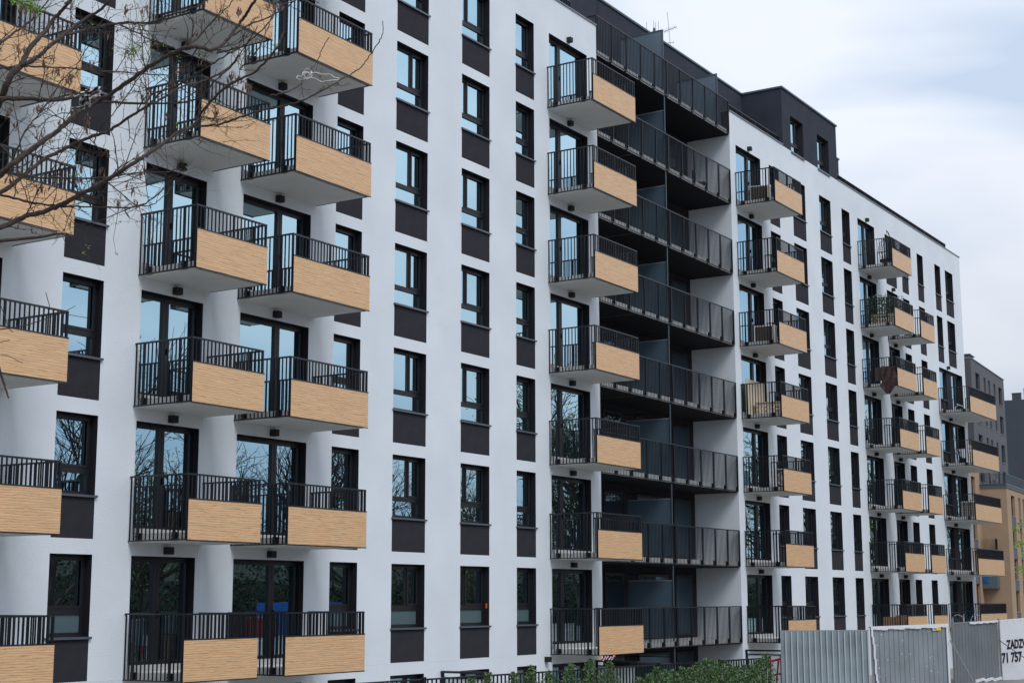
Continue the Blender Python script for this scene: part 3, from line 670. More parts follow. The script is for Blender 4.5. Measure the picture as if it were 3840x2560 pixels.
def text(s, root, name, org, ex, ez, h, mt, bold=0.0, sx_=1.0):
    c = bpy.data.curves.new('t', 'FONT'); c.body = s; c.size = 1.0; c.offset = bold; c.extrude = 0.004
    o = bpy.data.objects.new('t', c); COL.objects.link(o); bpy.context.view_layer.update()
    me = bpy.data.meshes.new_from_object(o.evaluated_get(bpy.context.evaluated_depsgraph_get())); bpy.data.objects.remove(o)
    cap = 0.69
    ex, ez = Vector(ex).normalized(), Vector(ez).normalized(); nn_ = ex.cross(ez)
    for v in me.vertices:
        x, y, z = v.co; v.co = Vector(org) + ex*(x*h/cap*sx_) + ez*(y*h/cap) + nn_*z
    me.materials.clear(); me.materials.append(mt); return link(name, me, root)
def onpanel(root, P, nn, px, py):
    O = Vector(root.location); v = at(px, py, 1)-CAM; P = P+O
    t = (P-CAM).dot(nn)/v.dot(nn); return CAM+v*t-O
root, a, b, d, nn = h2
z3 = lambda x, y: (2900+x/2.502, 2300+y/2.502)
s0 = onpanel(root, a+nn*0.035, nn, *z3(1497, 157)); s1 = onpanel(root, a+nn*0.035, nn, *z3(1573, 153)); s2 = onpanel(root, a+nn*0.035, nn, *z3(1497, 128))
m = MB(); hh = Vector((0, 0, s2.z-s0.z)); m.obox(s0, (s1-s0)*0.30, nn*-0.004, hh, white); m.obox(s0+(s1-s0)*0.30, (s1-s0)*0.70, nn*-0.004, hh, yel); m.build('sticker', root)
text('TLC', root, 'sticker_lettering', s0+(s1-s0)*0.05+hh*0.28+nn*0.002, s1-s0, (0, 0, 1), hh.length*0.5, ink, 0.02, 1.0)
root, a, b, d, nn = h3
m = MB(); q0 = onpanel(root, a+nn*0.12, nn, *z3(1660, 248)); q1 = onpanel(root, a+nn*0.45, nn, *z3(1885, 650)); m.tube([q0, q1+(q1-q0)*0.3], 0.017, post_m, 6); m.build('brace_pole', root)
m = MB(); m.obox(a-d*0.10+nn*0.02+Vector((0, 0, -2)), d*0.05, nn*0.05, Vector((0, 0, 2.12)), post_m); m.build('support_post', root)
m = MB()
for i in range(9):
    p, q = a+(b-a)*(0.35+0.65*i/9), a+(b-a)*(0.35+0.65*(i+1)/9)
    m.obox(p+nn*0.03+Vector((0, 0, -0.03-0.01*(i % 2))), q-p, nn*0.01, Vector((0, 0, 0.05+0.01*(i % 2))), film)
for i in range(9):
    p, q = a+(b-a)*(0.4+0.6*i/9), a+(b-a)*(0.4+0.6*(i+1)/9)
    m.obox(Vector((p.x, p.y, 0.19+0.015*(i % 3)))+nn*0.04, Vector((q.x-p.x, q.y-p.y, 0)), nn*0.03, Vector((0, 0, 0.07)), film)
m.build('film_edging', root)
# banner panel
A, B = at(3742, 2325, 38.95), at(4300, 2290, 40.5); A2, B2 = at(3756, 2553, 38.95), at(4300, 2497, 40.5)
BN = thing('site_banner', 'white banner with black lettering fixed to the hoarding at the right edge', 'banner', tuple(A2), 0)
o = Vector(BN.location); nn = (B2-A2).cross(A-A2).normalized()
if nn.y > 0: nn = -nn
bann = mat('banner_vinyl', (0.72, 0.73, 0.77), 0.5, bump=(4, 0.3), vary=(2, 0.03))
m = MB(); m.obox(A2-o, B2-A2, -nn*0.03, A-A2, bann); m.build('banner_sheet', BN)
m = MB(); m.tube([A2-o+nn*0.03-Vector((0, 0, 0.1)), A-o+nn*0.03+Vector((0, 0, 0.06))], 0.02, post_m, 6); m.build('support_post', BN)
m = MB()
for i in range(9): m.obox(A-o+(B2-A2)*(0.012+i*0.045)+nn*0.004+Vector((0, 0, -0.05)), (B-A)*0.0025, nn*0.004, Vector((0, 0, 0.015)), ink)
m.build('eyelets', BN)
ex = (B2-A2).normalized(); ez_ = (A-A2).normalized()
p1 = onpanel(BN, A2-o+nn*0.008, nn, *z3(2193, 328)); p2 = onpanel(BN, A2-o+nn*0.008, nn, *z3(2148, 458))
text('ZADZWOŃ', BN, 'banner_lettering', p1, ex, ez_, 0.215, ink, 0.03, 0.57)
text('71 757', BN, 'banner_number', p2, ex, ez_, 0.235, ink, 0.03, 0.64)
m = MB(); m.tube([onpanel(BN, A-o+nn*0.15, nn, *z3(2115, 245)), onpanel(BN, A-o+nn*0.3, nn, *z3(2480, 500))], 0.012, copingd, 5); m.build('brace_rod', BN)

# red barrier frame left of the hoarding
red = mat('red_paint', (0.50, 0.015, 0.025), 0.45)
z2 = lambda x, y: (2300+x/3.36, 2300+y/3.36)
P0 = at(*z2(2060, 900), 36.3)
RB = thing('red_barrier', 'red painted metal barrier frame between hedge end and hoarding', 'barrier', (P0.x, P0.y, 2.0)); o = Vector(RB.location)
m = MB()
for (xa_, ya_), (xb_, yb_), r0 in (((1962, 600), (2115, 565), 0.028), ((2080, 590), (2045, 1000), 0.022), ((1975, 778), (2112, 752), 0.028), ((1962, 578), (1985, 605), 0.03)):
    m.tube([at(*z2(xa_, ya_), 36.3)-o, at(*z2(xb_, yb_), 36.3)-o], r0, red, 6)
m.build('barrier_frame', RB)
m = MB()
for i in range(7): m.tube([at(*z2(1968+i*17, 800), 36.5)-o, at(*z2(1968+i*17, 900), 36.5)-o], 0.004, copingd, 4)
m.tube([at(*z2(1968, 845), 36.5)-o, at(*z2(2085, 845), 36.5)-o], 0.005, copingd, 4)
m.build('wire_mesh', RB)

# garden screens : black frame, pale panel, standing out from the facade
pale = mat('pale_screen_panel', (0.60, 0.66, 0.68), 0.5)
for X, lab in ((28.25, 'black framed white garden screen under the second bar of windows'), (36.94, 'black framed white garden screen beside the dark recess'), (48.85, 'black framed white garden screen behind the red barrier')):
    t_ = thing('garden_screen', lab, 'garden screen', (X, -0.02, 0.03), 0, 'garden screens along the ground floor')
    m = MB(); Lh = 1.5; H = 2.42
    m.box(-0.04, 0.04, -0.08, 0, 0, H-0.16, metal); m.box(-0.04, 0.04, -Lh, -Lh+0.08, 0, H-0.16, metal); m.box(-0.06, 0.06, -Lh-0.03, 0, H-0.06, H, metal_b); m.box(-0.03, 0.03, -Lh+0.0, -0.0, H-0.2, H-0.161, metal)
    m.box(-0.03, 0.03, -0.06, 0, H-0.16, H-0.061, metal); m.box(-0.03, 0.03, -Lh, -Lh+0.06, H-0.16, H-0.061, metal)
    m.build('screen_frame', t_); m = MB(); m.box(-0.012, 0.012, -Lh+0.081, -0.081, 0.05, H-0.202, pale); m.build('screen_panel', t_)

# ------------------------------------------------------------------ things on the balconies
casing = mat('cream_casing', (0.62, 0.60, 0.55), 0.5); grille = mat('fan_grille', (0.05, 0.038, 0.03), 0.6); gap = mat('dark_gap', (0.02, 0.02, 0.02), 0.8)
def ac_unit(label, x, y, z, rz, w_=0.86, h_=0.66, d_=0.32, fan=False, back=False):
    t_ = thing('air_conditioner', label, 'air conditioner', (x, y, z), rz, 'outdoor air conditioning units')
    m = MB(); m.box(-w_/2, w_/2, -d_/2, d_/2, 0.09, 0.09+h_, casing); m.build('casing', t_)
    m = MB()
    if fan:
        c = (-0.10, -d_/2-0.012, 0.09+h_/2); r0 = 0.27
        for k in range(26):
            a = 2*math.pi*k/26; m.tube([(c[0]+0.05*math.cos(a), c[1], c[2]+0.05*math.sin(a)), (c[0]+r0*math.cos(a), c[1], c[2]+r0*math.sin(a))], 0.004, white, 3)
        for r1 in (0.05, 0.27): m.tube([(c[0]+r1*math.cos(2*math.pi*k/24), c[1], c[2]+r1*math.sin(2*math.pi*k/24)) for k in range(25)], 0.008, white, 3)
        m.box(-0.38, 0.18, -d_/2-0.006, -d_/2-0.001, 0.12, 0.09+h_-0.03, grille)
    else:
        m.box(-w_/2+0.05, w_/2-0.12, -d_/2-0.008, -d_/2-0.001, 0.12, 0.09+h_-0.04, grille)
        if back:
            for k in range(9): m.box(-w_/2+0.06+k*0.085, -w_/2+0.07+k*0.085, -d_/2-0.014, -d_/2-0.009, 0.12, 0.09+h_-0.04, casing)
            for k in range(7): m.box(-w_/2+0.05, w_/2-0.12, -d_/2-0.014, -d_/2-0.009, 0.16+k*0.085, 0.168+k*0.085, casing)
    m.build('fan_grille', t_)
    m = MB()
    for k in range(6): m.box(w_/2+0.001, w_/2+0.006, -d_/2+0.05, -d_/2+0.13, 0.17+k*0.09, 0.225+k*0.09, gap); m.box(w_/2+0.001, w_/2+0.006, -d_/2+0.16, -d_/2+0.24, 0.17+k*0.09, 0.225+k*0.09, gap)
    m.build('side_vents', t_)
    for s_ in (-1, 1):
        m = MB(); m.box(s_*0.28-0.04, s_*0.28+0.04, -d_/2-0.02, d_/2+0.02, 0, 0.088, casing); m.build('foot', t_)
RB_ = math.radians
ac_unit('cream air conditioner on the topmost balcony right of the dark recess', 49.95, -0.72, FL(7)-0.128, RB_(-78))
ac_unit('cream air conditioner on the balcony with the leaf-reflecting door, two below the topmost', 50.0, -0.72, FL(5)-0.128, RB_(-78))
ac_unit('air conditioner with its round fan showing, on a middle balcony right of the recess', 51.5, -0.85, FL(3)-0.128, RB_(-80), h_=0.80, fan=True)
ac_unit('large air conditioner with a wire grid on a wide corner balcony', 78.0, -0.85, FL(3)-0.128, RB_(-80), w_=1.05, h_=0.86, back=True)
# hanging egg chair
wick = mat('black_wicker', (0.015, 0.014, 0.016), 0.6)
t_ = thing('hanging_chair', 'black wicker hanging egg chair on a curved stand on the topmost far balcony', 'hanging chair', (65.3, -0.95, FL(7)-0.128))
m = MB()
for k in range(14):
    a0 = 2*math.pi*k/14; pts = []
    if 0.9 < (a0 % 6.28) < 2.2: continue
    for j in range(11):
        s_ = j/10; rr_ = 0.46*math.sin(math.pi*(s_*0.86+0.07))**0.8; pts.append((rr_*math.cos(a0)-0.15, rr_*math.sin(a0), 0.35+1.25*s_))
    m.tube(pts, 0.011, wick, 4)
for j in range(16):
    s_ = j/15; rr_ = 0.46*math.sin(math.pi*(s_*0.86+0.07))**0.8; pts = []
    for k in range(17):
        a0 = 2.2+(6.28-1.3)*k/16; pts.append((rr_*math.cos(a0)-0.15, rr_*math.sin(a0), 0.35+1.25*s_+0.03*math.sin(k*2.1+j)))
    m.tube(pts, 0.006, wick, 3)
m.build('basket', t_)
m = MB(); m.tube([(-0.15, 0, 1.6), (-0.15, 0, 1.93)], 0.01, wick, 4); m.build('chain', t_)
m = MB(); m.tube([(-0.45, 0.4, 0.03), (0.4, 0, 0.03), (-0.45, -0.4, 0.03)], 0.025, wick, 6)
m.tube([(0.4, 0, 0.03), (0.52, 0, 0.6), (0.5, 0, 1.2), (0.36, 0, 1.65), (0.1, 0, 1.9), (-0.17, 0, 1.95)], 0.026, wick, 6); m.build('stand', t_)
m = MB(); m.box(-0.45, 0.15, -0.3, 0.3, 0.35, 0.5, metal); m.build('cushion', t_)
# planted trellis, bench and ivy on the balcony below
ivy = [leafm[0], leafm[2], leafm[1]]
for lab, x, y, rz, w_, h_, dens in (('ivy covered white trellis at the outer end of the far balcony', 65.25, -1.0, math.radians(-80), 1.15, 1.40, 420), ('dark ivy screen by the glass door of the far balcony', 63.68, -0.75, math.radians(-88), 1.1, 1.25, 500)):
    t_ = thing('ivy_trellis', lab, 'trellis', (x, y, FL(6)-0.128), rz)
    m = MB()
    for k in range(9):
        m.bar((-w_/2+k*w_/8, 0, 0), (-w_/2+k*w_/8, 0, h_), 0.012, 0.02, stem)
    for k in range(9): m.bar((-w_/2, 0, k*h_/8), (w_/2, 0, k*h_/8), 0.012, 0.02, stem)
    m.build('lattice', t_)
    m = MB()
    for k in range(dens):
        px_, pz_ = rng.uniform(-w_/2, w_/2), h_*(rng.random()**0.7)
        if rng.random() < 0.2: pz_ = h_+rng.uniform(-.05, .14)
        p = Vector((px_, rng.uniform(-0.09, 0.09), pz_)); leaf(m, p, 0.085, 0.06, rng.choice(ivy), rng)
    m.build('foliage', t_)
palew = mat('pale_timber', (0.55, 0.44, 0.33), 0.7, vary=(6, 0.15)); cush = mat('grey_cushion', (0.35, 0.33, 0.32), 0.9)
t_ = thing('slatted_bench', 'pale slatted bench between the ivy screens on the far balcony', 'bench', (64.55, -0.75, FL(6)-0.128), math.radians(-80))
m = MB()
for k in range(4): m.box(-0.55, 0.55, -0.2, -0.17, 0.04+k*0.10, 0.10+k*0.10, palew)
m.build('slats', t_)
for s_ in (-1, 1):
    m = MB(); m.box(s_*0.5-0.03, s_*0.5+0.03, -0.169, 0.25, 0, 0.42, palew); m.build('leg', t_)
m = MB(); m.box(-0.55, 0.55, -0.2, 0.28, 0.44, 0.58, cush); m.build('cushion', t_)
# brown cloth tied to the railing and hanging below it
brown = mat('brown_cloth', (0.05, 0.022, 0.022), 0.7, bump=(6, 0.6), vary=(5, 0.3))
t_ = tag(None or bpy.data.objects.new('brown_tarp', None), 'dark brown tarp hanging over the side railing of a far balcony', 'tarp'); COL.objects.link(t_)
x = 63.54-0.05; t_.location = (x, 0, FL(5))
m = MB(); rows = []
for j in range(15):
    s_ = j/14; z = 0.62-s_*1.28; y0_, y1_ = -0.92-0.06*math.sin(s_*5)-max(0, s_-0.72)*1.1, -1.66+0.06*math.sin(s_*7+1)+max(0, s_-0.72)*0.9
    rows.append([(-0.03-0.05*abs(math.sin(s_*6+i*0.9))-0.03*math.sin(i*1.7+s_*9), y0_+(y1_-y0_)*i/8, z+0.05*math.sin(i*0.9)*(1-s_)) for i in range(9)])
for j in range(14):
    for i in range(8): m.quad(rows[j][i], rows[j][i+1], rows[j+1][i+1], rows[j+1][i], brown)
m.build('cloth', t_, smooth=True)
m = MB(); m.box(0.03, 0.045, -1.62, -0.62, -0.02, 0.62, brown); m.build('inner_screen', t_)
# cream screen and pallet crate on the balcony below the second air conditioner
t_ = thing('board_screen', 'cream board screen leaning against the glass door of a balcony', 'board', (49.35, -0.08, FL(4)-0.128), 0)
m = MB()
for k in range(7): m.box(0.0+k*0.26, 0.25+k*0.26, -0.05+0.004*(k % 2), 0, 0, 1.48-0.0*k, mat('cream_board%d' % k, (0.66-0.01*k, 0.56-0.01*k, 0.42), 0.8) if k == 0 else MATS['cream_board0'])
m.build('boards', t_)
t_ = thing('timber_crate', 'pale timber crate on a balcony, in front of the cream boards', 'crate', (50.2, -0.75, FL(4)-0.128), math.radians(-80))
m = MB()
for k in range(3): m.box(-0.5, 0.5, -0.3, -0.28, 0.04+k*0.16, 0.16+k*0.16, palew); m.box(0.48, 0.5, -0.28, 0.3, 0.04+k*0.16, 0.16+k*0.16, white)
m.box(-0.55, 0.55, -0.33, 0.33, 0.53, 0.56, palew)
for s_ in (-0.47, 0.44): m.box(s_, s_+0.04, -0.279, -0.24, 0, 0.529, palew)
m.build('boards', t_)
# cardboard on the lowest far balcony
card = mat('brown_cardboard', (0.27, 0.17, 0.10), 0.85, vary=(3, 0.15))
t_ = thing('cardboard_sheet', 'brown cardboard standing along the side of the lowest far balcony', 'cardboard', (63.75, -0.45, FL(1)-0.128), 0)
m = MB(); m.obox((0, 0, 0), (0.12, -1.15, 0), (0.02, 0, 0.0), (0.05, 0, 0.66), card); m.obox((0.03, -0.6, 0), (0.1, -0.52, 0), (0.02, 0, 0), (0.02, 0, 0.74), card); m.build('sheets', t_)
# bicycle and hoop on the corner balconies
def wheel(m, c, r0, axis_x=True, mt=None):
    m.tube([(c[0], c[1]+r0*math.cos(2*math.pi*k/28), c[2]+r0*math.sin(2*math.pi*k/28)) for k in range(29)], 0.018, mt or metal, 5)
t_ = thing('bicycle', 'bicycle with white rimmed wheels on the lowest corner balcony', 'bicycle', (76.3, -0.8, FL(1)-0.128), 0)
for y_ in (-0.5, 0.5):
    m = MB(); wheel(m, (0, y_, 0.33), 0.31, mt=white)
    for k in range(12): m.tube([(0, y_, 0.33), (0, y_+0.3*math.cos(k*math.pi/6), 0.33+0.3*math.sin(k*math.pi/6))], 0.003, coping, 3)
    m.build('wheel', t_)
m = MB(); m.tube([(0, -0.5, 0.33), (0, -0.05, 0.30), (0, 0.12, 0.85), (0, -0.40, 0.80), (0, -0.05, 0.30)], 0.018, blue, 5); m.tube([(0, 0.5, 0.33), (0, 0.12, 0.80)], 0.014, blue, 5); m.tube([(0, -0.5, 0.33), (0, -0.38, 0.95)], 0.014, blue, 5); m.build('bike_frame', t_)
m = MB(); m.tube([(-0.25, -0.36, 0.97), (0.25, -0.36, 0.97)], 0.014, metal, 5); m.build('handlebar', t_)
m = MB(); m.box(-0.07, 0.07, 0.02, 0.26, 0.87, 0.91, metal); m.build('saddle', t_)
t_ = thing('white_hoop', 'white hoop standing on the highest corner balcony', 'hoop', (78.2, -0.4, FL(5)-0.128))
m = MB(); wheel(m, (0, 0, 0.27), 0.25, mt=white); m.tube([(0, 0.0, 0.52), (0, 0.12, 0.6)], 0.02, white); m.build('ring', t_)
# laundry rack
t_ = thing('drying_rack', 'small drying rack with pale laundry on the second highest corner balcony', 'drying rack', (77.2, -0.8, FL(4)-0.128))
m = MB()
for y_ in (-0.3, 0.3): m.tube([(-0.25, y_, 0), (0.25, y_, 0.85)], 0.012, white, 4); m.tube([(0.25, y_, 0), (-0.25, y_, 0.85)], 0.012, white, 4)
for k in range(5): m.tube([(-0.25+k*0.125, -0.3, 0.85), (-0.25+k*0.125, 0.3, 0.85)], 0.006, white, 4)
m.build('rack', t_)
m = MB(); m.obox((-0.25, -0.2, 0.86), (0.02, 0, -0.5), (0, 0.22, 0), (0.01, 0, 0), white); m.obox((-0.0, 0.02, 0.86), (0.02, 0, -0.4), (0, 0.2, 0), (0.01, 0, 0), cush); m.build('laundry', t_)
# garden chairs on the highest loggia but one
for i, (x, y, rz, lab) in enumerate(((43.9, 0.75, 0.4, 'dark garden chair left of its twins behind the loggia bars'), (45.0, 0.7, -0.3, 'dark garden chair in the middle behind the loggia bars'), (47.3, 0.75, 0.2, 'dark garden chair beside the pale end wall behind the loggia bars'))):
    t_ = thing('garden_chair', lab, 'chair', (x, y, FL(7)-0.098), rz, 'chairs on the loggia')
    m = MB(); m.box(-0.24, 0.24, -0.24, 0.24, 0.42, 0.45, metal); m.build('seat', t_)
    m = MB(); m.box(-0.24, 0.24, 0.22, 0.25, 0.45, 0.95, metal); m.build('backrest', t_)
    for a_ in (-0.22, 0.19):
        for b_ in (-0.22, 0.19): m = MB(); m.box(a_, a_+0.03, b_, b_+0.03, 0, 0.419, metal); m.build('leg', t_)
# red chequered cloth caught under the lowest panel
t_ = thing('chequered_cloth', 'red and white chequered cloth hanging under the lowest wooden panel', 'cloth', (34.2, -D-0.03, FL(1)-0.31))
redc = mat('red_cloth', (0.30, 0.03, 0.04), 0.8); orange = mat('orange_tape', (0.85, 0.22, 0.03), 0.6)
m = MB()
for i in range(14):
    for j in range(3):
        x0_ = i*0.06; dz_ = -0.02-0.02*math.sin(i*0.8); m.quad((x0_, 0, dz_-j*0.035), (x0_+0.06, 0, dz_-j*0.035), (x0_+0.055, -0.01, dz_-(j+1)*0.035), (x0_-0.005, -0.01, dz_-(j+1)*0.035), (redc, white, MATS['black_ink'])[(i+j) % 3])
m.build('cloth', t_); m = MB(); m.box(-0.03, 0.01, -0.015, -0.005, -0.12, 0.03, orange); m.box(0.84, 0.88, -0.015, -0.005, -0.06, 0.06, orange); m.build('tape', t_)
# aerials on the roof
alu = mat('aluminium', (0.25, 0.29, 0.32), 0.4, metal=0.6)
t_ = thing('television_aerial', 'tall television aerial on the roof behind the first terrace screen', 'aerial', (0, 0, 0))
zf = lambda x, y: (2180+x/3.92, y/3.92)
dd = 67.0; O = at(*zf(1325, 690), dd); t_.location = O
m = MB(); m.tube([Vector((0, 0, -0.6)), at(*zf(1263, 180), dd)-O], 0.011, alu, 5); m.build('mast', t_)
m = MB(); p, q = at(*zf(1215, 470), dd)-O, at(*zf(1395, 398), dd+0.8)-O; m.tube([p, q], 0.018, alu, 5)
for k in range(9): c = p+(q-p)*k/8; m.tube([c-uu*0.09+rr*0.04, c+uu*0.09-rr*0.04], 0.007, alu, 3)
p, q = at(*zf(1285, 633), dd)-O, at(*zf(1352, 628), dd)-O; m.tube([p, q], 0.012, alu, 4)
for c in (p, q): m.tube([c-Vector((0, 0, .05)), c+Vector((0, 0, .05))], 0.012, alu, 4)
m.build('boom', t_)
O = at(*zf(1070, 470), 64); t_ = thing('rooftop_antenna', 'cluster of thin whip antennas on the roof left of the television aerial', 'antenna', tuple(O))
m = MB()
for x_, y_ in ((958, 330), (1064, 310), (1092, 335), (1132, 320)): m.tube([at(*zf(x_+2, 500), 64)-O, at(*zf(x_, y_), 64)-O], 0.009, alu, 4)
m.build('whips', t_); m = MB(); m.tube([at(*zf(1070, 480), 64)-O, at(*zf(1070, 425), 64)-O, at(*zf(1068, 405), 64)-O], [0.06, 0.05, 0.015], copingd, 8); m.build('antenna_base', t_)

# ------------------------------------------------------------------ big bare tree reaching in from the left
bark = mat('grey_brown_bark', (0.052, 0.038, 0.032), 0.95, bump=(40, 0.8), vary=(14, 0.35))
podm = mat('dry_pod', (0.13, 0.075, 0.055), 0.8); budm = mat('young_leaf', (0.22, 0.36, 0.05), 0.6)
rawm = mat('raw_broken_wood', (0.42, 0.24, 0.13), 0.8)
t1 = lambda x, y: (x*0.54422, y*0.54422)
t4 = lambda x, y: (x*0.54422, 853+y*0.54422)
MAIN = [ # depth, start radius px, end radius px, points (tile one)
 (9.6, 24, 8, [(-260, 1130), (-60, 800), (0, 690), (60, 545), (150, 440), (215, 320), (300, 230), (370, 130), (440, 60), (520, -40)]),
 (9.4, 13, 7, [(150, 450), (250, 400), (350, 310), (470, 220), (560, 150), (700, 60), (790, -30)]),
 (9.0, 17, 8, [(-260, 1400), (-60, 1260), (0, 1210), (90, 1130), (300, 970), (420, 880), (520, 790), (640, 720), (760, 650), (900, 550), (1050, 450), (1180, 370), (1310, 322), (1390, 330), (1470, 345), (1560, 280), (1640, 180), (1700, 90), (1765, -10)]),
 (10.2, 13, 4, [(-260, 1500), (0, 1330), (150, 1220), (300, 1100), (420, 1040), (560, 970), (700, 920), (800, 870), (920, 790), (1000, 740), (1100, 690), (1250, 600), (1400, 560), (1560, 480), (1650, 380)]),
 (8.6, 17, 5, [(-260, 1640), (0, 1567), (150, 1500), (330, 1450), (480, 1380), (600, 1320), (740, 1240), (850, 1170), (970, 1090), (1080, 1020), (1200, 930), (1340, 860), (1370, 800), (1500, 650), (1620, 560), (1750, 500), (1880, 370), (1960, 220)]),
 (8.6, 7, 2, [(1320, 868), (1500, 860), (1650, 810), (1850, 750), (2000, 720), (2150, 660), (2352, 550), (2452, 490), (2502, 450), (2552, 370), (2612, 290), (2640, 220), (2637, 150)]),
 (9.6, 15, 4, [(-200, 660), (60, 680), (200, 680), (400, 690), (560, 665), (700, 700), (1000, 715), (1250, 710), (1380, 670)]),
 (10.0, 6, 3, [(-150, 480), (0, 470), (200, 460), (420, 470), (700, 490), (1000, 510), (1250, 530)]),
 (8.6, 8, 3, [(-100, 1330), (0, 1345), (200, 1390), (400, 1420), (600, 1425), (850, 1430), (1000, 1400), (1130, 1300)]),
 (9.4, 9, 4, [(460, 240), (560, 215), (700, 182), (850, 156), (950, 160), (1060, 150), (1180, 100), (1300, 70), (1400, 20), (1480, -30)]),
 (9.0, 6, 2.5, [(60, 1190), (300, 1225), (550, 1230), (750, 1220), (950, 1190), (1100, 1190), (1250, 1165)]),
 (9.3, 5, 2.5, [(820, 165), (950, 230), (1050, 280), (1150, 310), (1230, 350)]),
 (9.2, 5, 2, [(80, 1130), (160, 930), (240, 820), (330, 700), (420, 560), (520, 460), (600, 330), (720, 200), (760, 120)]),
 (9.8, 10, 3, [(-150, 420), (0, 300), (80, 240), (190, 160), (290, 60), (350, -20)]),
 (9.2, 4, 2, [(620, 1420), (640, 1250), (650, 1000), (690, 880), (800, 760), (1000, 470), (1040, 330), (1020, 220)]),
 (9.0, 5, 2, [(1300, 320), (1400, 220), (1480, 130), (1560, 60), (1620, -20)]),
 (8.9, 4, 2, [(700, 1220), (800, 1300), (900, 1390), (1000, 1420), (1100, 1380), (1180, 1290)]),
 (8.6, 4, 2, [(1650, 480), (1720, 420), (1800, 300), (1850, 180), (1900, 60), (1990, 20), (2100, -10), (2200, 20)]),
 (9.0, 6, 3, [(1560, 280), (1700, 180), (1850, 120), (1980, 50), (2060, -20)]),
 (9.1, 5, 2.5, [(1370, 800), (1385, 690), (1480, 560), (1600, 450), (1700, 300), (1780, 180)]),
 (9.3, 6, 3, [(1000, 740), (1050, 650), (1200, 600), (1400, 480), (1560, 380), (1700, 300), (1850, 160), (1900, 60)]),
 (8.9, 4, 2, [(1200, 940), (1280, 900), (1390, 810), (1470, 820)]),
 (8.8, 5, 2, [(1860, 660), (1960, 640), (2060, 590), (2110, 520), (2180, 430), (2240, 300), (2270, 260)]),
 (9.5, 4, 2, [(0, 1000), (90, 1100), (150, 1260), (200, 1400), (250, 1500)]),
]
def spline(P, k=5):
    out_ = []
    for i in range(len(P)-1):
        p0, p1, p2, p3 = P[max(i-1, 0)], P[i], P[i+1], P[min(i+2, len(P)-1)]
        for j in range(k):
            t = j/k; out_.append(0.5*((2*p1)+(p2-p0)*t+(2*p0-5*p1+4*p2-p3)*t*t+(3*p1-p0-3*p2+p3)*t**3))
    out_.append(P[-1]); return out_
rg = random.Random(11)
PX = 0.54422/FPX                              # metres per tile pixel and metre of depth
trunk_base = at(-1500, 3300, 9.8); trunk_base.z = 1.6
TREE = thing('bare_tree', 'bare spreading tree with dry seed pods reaching in from the left', 'tree', tuple(trunk_base)); TO = Vector(trunk_base)
limbs = MB(); twigs = MB(); pods = MB(); buds = MB()
def twig(p, d, ln, r, lev):
    pts = [p]; q = p.copy(); dd_ = d.copy(); n = 4 if lev else 6
    for i in range(n):
        dd_ = (dd_ + Vector((rg.gauss(0, .16), rg.gauss(0, .16), rg.gauss(0.03, .16)))).normalized(); q = q+dd_*ln/n; pts.append(q.copy())
        if rg.random() < 0.75: twigs.tube([q, q+(dd_.cross(Vector((rg.gauss(0, 1), rg.gauss(0, 1), rg.gauss(0, 1))))).normalized()*0.009+dd_*0.006], [r*0.9, r*0.5], bark, 3, False)
        if lev > 0 and rg.random() < 0.55:
            s_ = (dd_ + Vector((rg.gauss(0, .7), rg.gauss(0, .7), rg.gauss(0.1, .7)))).normalized(); twig(q, s_, ln*rg.uniform(0.3, 0.6), r*0.65, lev-1)
    twigs.tube(pts, [r*(1-0.6*i/n) for i in range(n+1)], bark, 4, False)
    if rg.random() < 0.045: podcluster(q)
    elif rg.random() < 0.03:
        for _ in range(4): leaf(buds, q+Vector((rg.gauss(0, .006), rg.gauss(0, .006), rg.gauss(0, .006))), 0.018, 0.008, budm, rg)
def podcluster(q, n=None):
    for _ in range(n or rg.randint(2, 6)):
        a = q+Vector((rg.gauss(0, .012), rg.gauss(0, .012), rg.gauss(0, .01))); ln = rg.uniform(0.03, 0.065)
        e = a+Vector((rg.gauss(0, .008), rg.gauss(0, .008), -ln)); mid = (a+e)/2+Vector((rg.gauss(0, .006), rg.gauss(0, .006), 0)); s_ = Vector((rg.gauss(0, 1), rg.gauss(0, 1), 0)).normalized()*rg.uniform(0.004, 0.008)
        pods.quad(a, mid-s_, e, mid+s_, podm); pods.tube([q, a], 0.001, podm, 3, False)
for dep, r0, r1, P in MAIN:
    ph_ = rg.uniform(0, 6)
    V3 = [at(*t1(x, y), dep + 0.35*math.sin(i*0.7+ph_)) for i, (x, y) in enumerate(P)]
    C_ = spline(V3, 6); n = len(C_)
    C_ = [c+Vector((rg.gauss(0, 1), rg.gauss(0, 1), rg.gauss(0, 1)))*0.0022 for c in C_]
    R_ = [(r0+(r1-r0)*(i/(n-1))**0.8)*PX*dep*rg.uniform(0.92, 1.1)*1.25 for i in range(n)]
    limbs.tube(C_, R_, bark, 7)
    for i in range(n-1):
        cnt = 1 if rg.random() < (0.30 if r0 > 6 else 0.40) else 0
        for _ in range(cnt):
            tx = P[min(len(P)-1, i//6)][0]
            if tx > 1250 and rg.random() < min(0.8, (tx-1250)/900): continue
            d_ = (C_[i+1]-C_[i]).normalized(); s_ = (d_*rg.uniform(0.3, 1.0) + Vector((rg.gauss(0, .6), rg.gauss(0, .6), rg.gauss(0.15, .7)))).normalized()
            twig(C_[i], s_, rg.uniform(0.12, 0.42)*(1 if tx < 1400 else 0.5), min(R_[i]*0.6, rg.uniform(0.0019, 0.0042)), 2 if rg.random() < 0.5 else 1)
